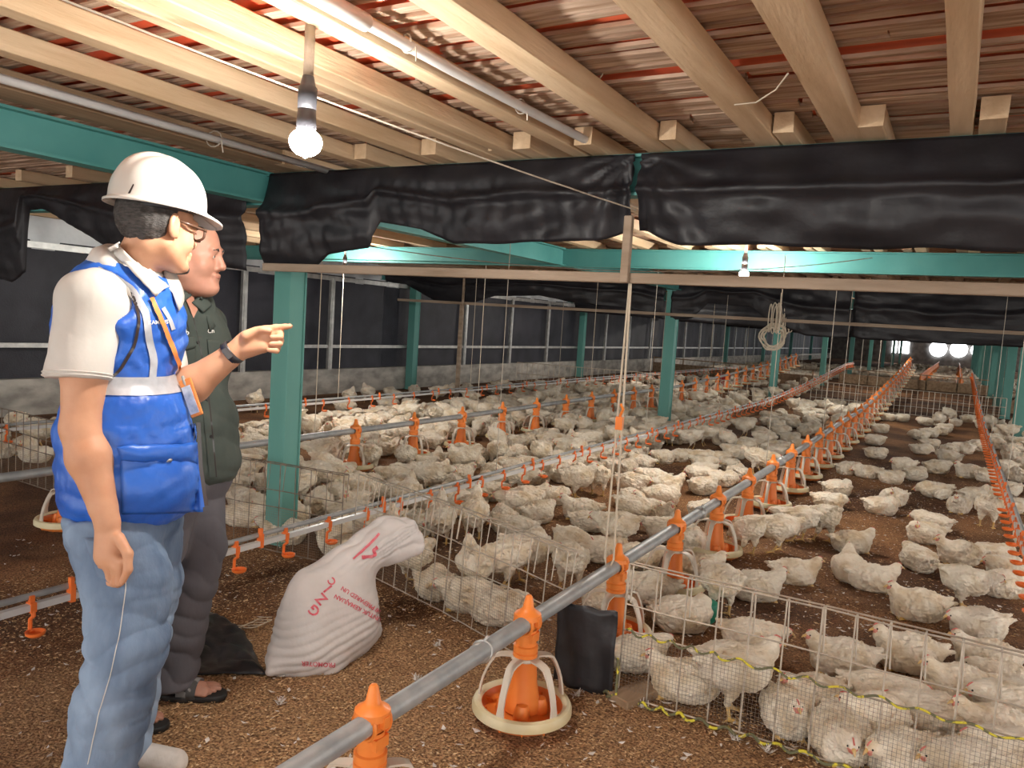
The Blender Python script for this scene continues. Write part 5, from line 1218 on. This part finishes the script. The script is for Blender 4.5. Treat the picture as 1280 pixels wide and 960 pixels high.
    if h[0] is not None: n_ = h[1] if h[1].dot(p) < 0 else -h[1]; b.tube([h[0], h[0] + n_ * .004], [.0095, .0075], 14); b.build('snap_button', 'button', vest, smooth=True)
    strip(bv, [(248, 528), (249, 545), (251, 585), (258, 632)], 5, 'zipper', 'lens_dark', vest, .004, 30)
    strip(bv, [(240, 530), (243, 548), (250, 590), (254, 634)], 3, 'zipper_seam', 'vest_blue', vest, .008, 30)
    # lanyard with badge
    ln = strip(bv, [(187, 372), (194, 388), (204, 410), (214, 436), (224, 462), (229, 474)], 5.5, 'lanyard', 'lanyard_orange', body, .008, 40); ln['label'] = 'orange lanyard with badge'
    hh_ = bv.ray_cast(Vector(CAM), Vector(ray(232, 497)).normalized()); dd = (depth_of(hh_[0][0], hh_[0][1]) - .0827 * (hh_[0][2] - 1.38) - .114 - .03) if hh_[0] is not None else 1.95; b = MB(); cB = D(239, 497, dd); ax2 = _n(D(248, 521, dd) - D(231, 473, dd)); sd_ = _n(D(247, 494, dd) - D(239, 497, dd)); nn = np.cross(ax2, sd_)
    Rb = Matrix(np.stack([sd_, ax2, nn], 1).tolist()); b.box(cB, (.036, .112, .008), R=Rb); ho = bevel(b.build('badge_holder', 'lanyard_orange', ln), .003, 2)
    sg = -1 if np.dot(nn, cB - CAM) > 0 else 1
    b = MB(); b.box(cB + nn * .005 * sg + ax2 * .006 - sd_ * .003, (.026, .082, .002), R=Rb); b.build('badge_card', 'card', ho)
    b = MB(); b.tube([D(228, 470, dd), D(231, 478, dd), D(233, 483, dd)], [.004, .006, .004], 8); b.build('metal_clasp', 'button', ln)
    # jeans
    q = Sdf(); q.ell(pe + Z_ * .0, (.122, .160, .12), Rt, .05)
    q.chain([hpR, D(160, 730, 2.08), D(160, 800, 2.06), D(138, 890, 2.05), D(122, 980, 2.05)], [.112, .104, .092, .092, .090], .04)
    q.chain([hpL, D(176, 730, 2.26), D(168, 800, 2.27), D(156, 870, 2.25), D(150, 940, 2.24)], [.110, .100, .088, .085, .082], .03)
    q.plane(D(160, 636, 2.17), Z_, .004); fz = np.array([0, 0, .035]); q.plane(fz, -Z_, .004)
    def dj(V, N):
        z = V[:, 2]; kn_ = np.exp(-((z - .45) / .16) ** 2) + .8 * np.exp(-((z - .12) / .12) ** 2) + .7 * np.exp(-((z - .76) / .08) ** 2)
        w1 = np.sin(V @ np.array([12, 9, 33]) + 2.8 * vnoise(V, 7, 31)); w2 = np.sin(V @ np.array([-22, -6, 38]) + 2.6 * vnoise(V, 8, 33))
        return .010 * kn_ * (np.abs(w1) ** .7 - .5) + .008 * kn_ * (np.abs(w2) ** .7 - .5) + .005 * vnoise(V, (9, 9, 6), 35) + .0015 * vnoise(V, (60, 60, 40), 36)
    jn = sdf_obj('jeans', q, .006, ['jeans'], body, disp=dj, sm=2); bj = bvh_of(jn)
    strip(bj, [(152, 690), (158, 730), (150, 790), (138, 845), (124, 890), (110, 955)], 1.2, 'side_seam', 'seam', jn, .002, 60)
    patch(bj, [(106, 672), (128, 674), (150, 735), (122, 720)], 'back_pocket', 'jeans', jn, .003, 10, 10, thick=.002)
    # shoes
    for an, sgn in ((anR, 1), (anL, 1)):
        q = Sdf(); g0 = an.copy(); g0[2] = .045; dr = _n(U_ * 1 + V_ * .05)
        q.cone(g0 - dr * .035, g0 + dr * .03, .044, .044, .02); q.cone(g0 + dr * .03 - Z_ * .004, g0 + dr * .165 - Z_ * .016, .049, .038, .03); q.cone(g0, an + Z_ * .01, .045, .042, .02); q.plane([0, 0, .006], -Z_, .003); q.plane([0, 0, .1], Z_, .004)
        sh = sdf_obj('shoe', q, .005, ['shoe_white'], body, sm=1)
        q = Sdf(); q.cone(g0 - dr * .035 - Z_ * .025, g0 + dr * .155 - Z_ * .03, .050, .041, .03); q.plane([0, 0, .024], Z_, .003); q.plane([0, 0, .0], -Z_, .003); sdf_obj('sole', q, .005, ['polo'], sh, sm=0)
        b = MB(); 
        for k in range(4): c_ = g0 + dr * (.03 + .025 * k) + Z_ * (.040 - .006 * k); sdv = np.cross(Z_, dr); b.tube([c_ - sdv * .022, c_ + Z_ * .006, c_ + sdv * .022], .003, 5)
        b.build('laces', 'polo', sh)
    return body
MAN1 = man_blue()
# smart band on the pointing wrist
b = MB(); wc = at_d(290.5, 441, 2.27); axv = _n(at_d(300, 436, 2.27) - at_d(212, 502, 2.27)); uu = _n(np.cross(axv, V_)); rows = []
for i in range(33):
    a = 2 * PI * i / 32; d = uu * math.cos(a) + V_ * math.sin(a); rows.append([wc - axv * .011 + d * .0375, wc + axv * .011 + d * .0362])
b.grid(rows); wb = b.build('wristband', 'black_plastic', MAN1, smooth=True); solid(wb, .003)
b = MB(); b.box(wc - V_ * .0395, (.02, .036, .006), R=Matrix(np.stack([axv, uu, V_], 1).tolist())); bevel(b.build('band_display', 'lens_dark', wb), .002, 2)
# ------------------------------------------------------------------ man in the dark green shirt
def man_green():
    th = A0 - math.radians(38); Rt = rotz(th); fwd = Rt[:, 0]; lft = Rt[:, 1]
    hc = D(240, 317, 2.58); Rh = rotz(A0 + math.radians(2)) @ roty(math.radians(5))
    nk = D(219, 368, 2.62); ch = D(224, 445, 2.64); wa = D(232, 530, 2.64); pe = D(234, 590, 2.66)
    shR = D(184, 402, 2.52); elR = D(176, 505, 2.50); wrR = D(186, 600, 2.46); shL = D(255, 408, 2.78); elL = D(258, 500, 2.86); wrL = D(250, 590, 2.82)
    hpL = D(242, 600, 2.70); knL = D(240, 725, 2.66); anL = D(208, 846, 2.68)
    hpR = D(215, 605, 2.56); knR = D(165, 745, 2.46); anR = D(128, 892, 2.46)
    s = Sdf(); head_sdf(s, hc, Rh, .018)
    hb = hc + Rh @ np.array([-.02, 0, -.055]); s.cone(hb, nk, .064, .068, .03); s.cone(nk, D(218, 395, 2.62), .068, .08, .03)
    s.ell(ch, (.12, .165, .19), Rt, .05); s.ell(wa, (.135, .16, .15), Rt, .05); s.ell(pe, (.12, .155, .12), Rt, .05)
    for a, b_, c_ in ((shR, elR, wrR), (shL, elL, wrL)): s.chain([a, b_, c_], [.055, .045, .028], .03); e_ = c_ - Z_ * .06; s.cone(c_, e_, .028, .032, .012, w=.6, side=lft); [s.chain([e_ + fwd * (.022 - .015 * k), e_ + fwd * (.026 - .016 * k) - Z_ * .04, e_ + fwd * (.02 - .015 * k) - Z_ * .07 - lft * .0], [.009, .0085, .007], .003) for k in range(4)]; s.chain([c_ - Z_ * .02 + fwd * .02, c_ - Z_ * .05 + fwd * .045, c_ - Z_ * .08 + fwd * .05], [.012, .010, .008], .005)
    s.chain([hpL, knL, anL], [.085, .058, .040], .03); s.chain([hpR, knR, anR], [.085, .058, .040], .03)
    feet = []
    for an, dr in ((anL, _n(U_ * 1 + V_ * .03)), (anR, _n(U_ + V_ * .06))):
        g0 = an.copy(); g0[2] = .048; s.cone(an, g0 - dr * .01, .038, .030, .015); s.cone(g0 - dr * .035 - Z_ * .002, g0 + dr * .12 - Z_ * .014, .030, .022, .02); sv = np.cross(Z_, dr)
        s.cone(g0 + dr * .09 - sv * .015 - Z_ * .014, g0 + dr * .14 - sv * .02 - Z_ * .016, .02, .018, .01)
        for k in range(5): p = g0 + dr * (.14 - .011 * abs(k - 1)) - Z_ * .02 + sv * (.034 - .017 * k); s.chain([p - dr * .02, p + dr * .02, p + dr * .038 - Z_ * .003], [.0125 if k == 0 else .0095] * 2 + [.0115 if k == 0 else .0085], .003)
        feet.append((g0, dr, sv))
    body = sdf_obj('person', s, .0045, ['skin_ruddy'], sm=1, label='man with shaved head in dark green shirt standing behind the blue vest man', cat='person')
    eyes(body, hc, Rh); X = lambda *p: hc + Rh @ np.array(p, float)
    b = MB(); b.tube([X(.094, -.02, -.0655), X(.0985, 0, -.0665), X(.094, .02, -.0655)], .0022, 6); b.build('lips', 'lip', body, smooth=True)
    # shirt
    q = Sdf(); q.ell(ch, (.135, .185, .21), Rt, .05); q.ell(wa, (.150, .18, .17), Rt, .05); q.ell(D(236, 575, 2.66), (.150, .18, .13), Rt, .05)
    q.cone(nk + (ch - nk) * .05, ch * .35 + nk * .65, .084, .12, .04)
    q.cone(D(214, 398, 2.62), shR + Z_ * .008, .085, .065, .05); q.cone(D(226, 398, 2.64), shL + Z_ * .008, .085, .065, .05)
    q.cone(shR, shR * .4 + elR * .6, .070, .078, .03); q.cone(shL, shL * .4 + elL * .6, .070, .078, .03)
    q.plane(D(236, 600, 2.66), -Z_ + U_ * .0, .005); q.ell(D(226, 350, 2.60), (.078, .078, .055), None, .015, sub=True)
    def ds(V, N): return .0045 * vnoise(V, (12, 12, 8), 44) + .0025 * vnoise(V, (36, 36, 22), 46) + .004 * np.abs(np.sin(V @ np.array([18, 20, 34]) + 2 * vnoise(V, 9, 49)))
    sh = sdf_obj('green_shirt', q, .006, ['green_shirt'], body, disp=ds, sm=2); bs = bvh_of(sh)
    b = MB(); rows = []; cc = D(221, 364, 2.61)
    for i in range(33):
        a = -2.8 + 5.6 * i / 32; d = (-fwd * math.cos(a) + lft * math.sin(a)); fr_ = max(0, -math.cos(a))
        top = cc + d * .088 + Z_ * (.030 - .080 * fr_); out = cc + d * (.122 + .02 * fr_) - Z_ * (.030 + .085 * fr_ + .02 * fr_ ** 3); base = cc + d * .094 - Z_ * (.03 + .07 * fr_)
        rows.append([base, cc + d * .09 + Z_ * (0 - .08 * fr_), top, top + d * .006, (top + out) / 2 + d * .012 + Z_ * .004, out])
    b.grid(rows); co = b.build('collar', 'green_shirt', sh, smooth=True); solid(co, .003)
    patch(bvh_multi([sh, body]), [(196, 352), (222, 384), (238, 372), (206, 345)], 'collar_leaf', 'green_shirt', sh, .012, 12, 8, thick=.004, bulge=.006)
    patch(bvh_multi([sh, body]), [(238, 380), (252, 392), (262, 384), (252, 368)], 'collar_leaf', 'green_shirt', sh, .010, 8, 8, thick=.004, bulge=.004)
    patch(bvh_multi([sh, body]), [(230, 372), (241, 398), (246, 388), (240, 370)], 'open_throat', 'skin_ruddy', sh, .006, 8, 8)
    strip(bs, [(240, 392), (246, 420), (254, 455), (261, 500), (266, 550), (270, 596)], 1.6, 'placket_edge', 'lens_dark', sh, .002, 40, 2.5)
    strip(bs, [(236, 395), (242, 420), (249, 455), (256, 500), (261, 550), (265, 596)], 8, 'placket', 'green_shirt', sh, .003, 40, 2.5)
    for x, y in ((247, 428), (252, 455), (258, 500), (263, 545)):
        p = Vector(ray(x, y)).normalized(); h = bs.ray_cast(Vector(CAM), p)
        if h[0] is not None: b = MB(); n_ = h[1] if h[1].dot(p) < 0 else -h[1]; b.tube([h[0], h[0] + n_ * .006], .0055, 12); b.build('shirt_button', 'rubber', sh)
    patch(bs, [(216, 428), (243, 426), (246, 462), (222, 466)], 'chest_pocket', 'green_shirt', sh, .004, 10, 10, thick=.002)
    patch(bs, [(215, 424), (243, 421), (244, 434), (230, 438)], 'pocket_flap', 'green_shirt', sh, .008, 10, 5, thick=.002)
    patch(bs, [(258, 424), (274, 426), (276, 458), (262, 460)], 'chest_pocket', 'green_shirt', sh, .004, 8, 8, thick=.002)
    text_on(bs, 'Kaab', 227, 416, 9, -.03, 'name_embroidery', 'thread', sh, .003, 2.5); text_on(bs, 'Ch', 263, 414, 7, -.06, 'chest_embroidery', 'thread', sh, .003, 2.5)
    # trousers
    q = Sdf(); q.ell(pe, (.13, .17, .12), Rt, .05)
    q.chain([hpL, D(245, 680, 2.69), knL, D(224, 790, 2.67), D(212, 848, 2.68)], [.105, .098, .080, .082, .088], .03)
    q.chain([hpR, D(192, 680, 2.52), knR, D(142, 830, 2.46), D(130, 892, 2.46)], [.105, .095, .078, .076, .080], .03)
    q.plane([0, 0, .045], -Z_, .004)
    def dt(V, N): z = V[:, 2]; kn_ = np.exp(-((z - .42) / .14) ** 2) + np.exp(-((z - .12) / .12) ** 2) + .5; return .006 * kn_ * (np.abs(np.sin(V @ np.array([12, 10, 40]) + 2.2 * vnoise(V, 7, 51))) ** .7 - .5) + .004 * vnoise(V, (10, 10, 7), 55)
    sdf_obj('trousers', q, .006, ['grey_trouser'], body, disp=dt, sm=2)
    for g0, dr, sv in feet:
        q = Sdf(); q.cone(g0 - dr * .05 - Z_ * .038, g0 + dr * .06 - Z_ * .038, .036, .044, .03); q.cone(g0 + dr * .06 - Z_ * .038, g0 + dr * .17 - Z_ * .038, .046, .040, .03); q.plane([0, 0, .020], Z_, .003); q.plane([0, 0, -.002], -Z_, .003)
        so = sdf_obj('sandal', q, .004, ['rubber'], body, sm=0)
        rows = []
        for i in range(15):
            a = PI * i / 14; t_ = math.sin(a); c_ = g0 + dr * .085 - Z_ * .036 + sv * (-math.cos(a) * .046) + Z_ * (.052 * t_ ** .7)
            rows.append([c_ - dr * .035 + Z_ * .006 * t_, c_ + Z_ * .004 * t_, c_ + dr * .03 - Z_ * .004 * t_])
        b = MB(); b.grid(rows); st = b.build('sandal_strap', 'strap_grey', so, smooth=True); solid(st, .004)
    return body
MAN2 = man_green()
# ================================================================== the sack and the black net on the floor
mat('sack_white', (.58, .55, .53), .7, (.66, .63, .61), 6, (1, 1, 1), .35, 22, bdist=.01)
mat('print_red', (.62, .06, .10), .7, (.72, .22, .25), 50)
def make_sack():
    q = Sdf(); d0 = 2.62
    P = lambda x, y, d=2.60: at_d(x, y, d)
    # slumped full bottom, resting on the floor
    g = P(392, 790, 2.64); 
    q.cone(P(384, 803, 2.98), P(434, 780, 3.12), .130, .118, .05)
    q.cone(P(388, 770, 3.00), P(434, 752, 3.12), .124, .120, .05)
    q.cone(P(390, 738, 3.04), P(430, 722, 3.14), .092, .110, .05)
    q.cone(P(354, 824, 2.92), P(408, 824, 2.98), .060, .062, .04)
    q.cone(P(408, 824, 2.98), P(455, 788, 3.18), .062, .062, .04)
    q.cone(P(338, 838, 2.86), P(356, 818, 2.92), .016, .05, .03)
    q.cone(P(472, 790, 3.22), P(452, 782, 3.16), .014, .05, .03)
    q.cone(P(436, 706, 3.12), P(468, 684, 3.18), .080, .064, .05, w=.6, side=V_)
    q.cone(P(464, 684, 3.18), P(488, 674, 3.22), .068, .074, .04, w=.40, side=V_)
    q.cone(P(486, 670, 3.22), P(506, 662, 3.26), .070, .054, .03, w=.30, side=V_)
    q.cone(P(486, 692, 3.20), P(516, 680, 3.24), .040, .052, .02, w=.30, side=V_)
    q.cone(P(496, 672, 3.12), P(520, 664, 3.18), .015, .022, .012, sub=True)
    q.plane([0, 0, -.004], -Z_, .006)
    ctr = P(470, 680, 2.8)
    def ds(V, N):
        z = V[:, 2]; t = np.clip((z - .33) / .12, 0, 1)
        ax = _n(P(510, 665, 3.24) - P(400, 740, 3.02)); rad = V - P(400, 740, 3.02); al = rad @ ax; per = rad - al[:, None] * ax; ang = np.arctan2(per @ V_, per @ _n(np.cross(ax, V_)))
        creases = np.abs(np.sin(ang * 5.5 + .8 * vnoise(V, 8, 61))) ** .6 * .013 * t
        low = np.clip((.30 - z) / .2, 0, 1) * .0055 * np.abs(np.sin(V @ (Z_ * 95 - U_ * 28) + 1.6 * vnoise(V, 9, 63)))
        return creases - .008 * t + low + .006 * vnoise(V, (9, 9, 9), 65) + .0015 * vnoise(V, (60, 60, 60), 67)
    o = sdf_obj('feed_sack', q, .006, ['sack_white'], None, disp=ds, sm=3, label='bulging white woven sack with red print standing in front of the fence', cat='sack')
    bv = bvh_of(o)
    text_on(bv, 'G', 393, 763, 18, PI + .75, 'printed_lettering', 'print_red', o, .0025, 3.0); text_on(bv, 'Z', 402, 749, 18, PI + .85, 'printed_lettering', 'print_red', o, .0025, 3.0)
    text_on(bv, '1', 410, 736, 18, PI + .9, 'printed_lettering', 'print_red', o, .0025, 3.0); text_on(bv, 'C', 415, 727, 13, PI + 1.0, 'printed_lettering', 'print_red', o, .0025, 3.0)
    text_on(bv, 'UNTUK KEMAJUAN', 447, 760, 7.5, PI + .48, 'printed_lettering', 'print_red', o, .0025, 3.0)
    text_on(bv, 'HI PREPARED UN', 451, 750, 7.5, PI + .56, 'printed_lettering', 'print_red', o, .0025, 3.0)
    text_on(bv, 'PROMOTER', 398, 830, 8, PI + .06, 'printed_lettering', 'print_red', o, .0025, 3.0)
    strip(bv, [(441, 699), (452, 689), (462, 680), (470, 672), (474, 667)], 3, 'printed_mark', 'print_red', o, .003, 20, 3.0); strip(bv, [(452, 697), (462, 696), (470, 694), (466, 688), (472, 684)], 4, 'printed_mark', 'print_red', o, .003, 20, 3.0)
    return o
make_sack()
b = MB(); rows = []
for i in range(50):
    u = i / 49; row = []
    for j in range(36):
        v = j / 35; e0 = np.array([238, 752]) * (1 - u) + np.array([300, 782]) * u; e1 = np.array([232, 842]) * (1 - u) + np.array([332, 842]) * u
        if u > .6: e0 = e0 + np.array([14, 10]) * (u - .6)
        p = e0 * (1 - v) + e1 * v; g = at_z(p[0], p[1], .012); edge = min(u, 1 - u, v, 1 - v)
        z = .010 + min(1, edge * 9) * (.035 * max(0, nz(g[0], g[1], 2, 4) + .35) + .022 * abs(nz(g[0], g[1], 7, 13)))
        row.append((g[0] + .012 * nz(u * 5, v * 5, 1), g[1] + .012 * nz(u * 5, v * 5, 8), floor_h(g[0], g[1]) + z))
    rows.append(row)
b.grid(rows); o = b.build('black_net', 'black_sheet', smooth=True, cat='plastic net', label='crumpled black plastic net lying between the sandal and the sack'); solid(o, .003)
b = MB(); 
for k in range(5):
    P = [at_z(295 + 9 * i, 782 - i * 2.2 + 2 * math.sin(i * 1.3 + k * 1.1) + k * 1.5, .02 + .008 * math.sin(i + k)) for i in range(6)]; b.tube(P, .0018, 4)
b.build('twine', 'rope', cat='twine', label='loose frayed twine on the husk left of the sack')
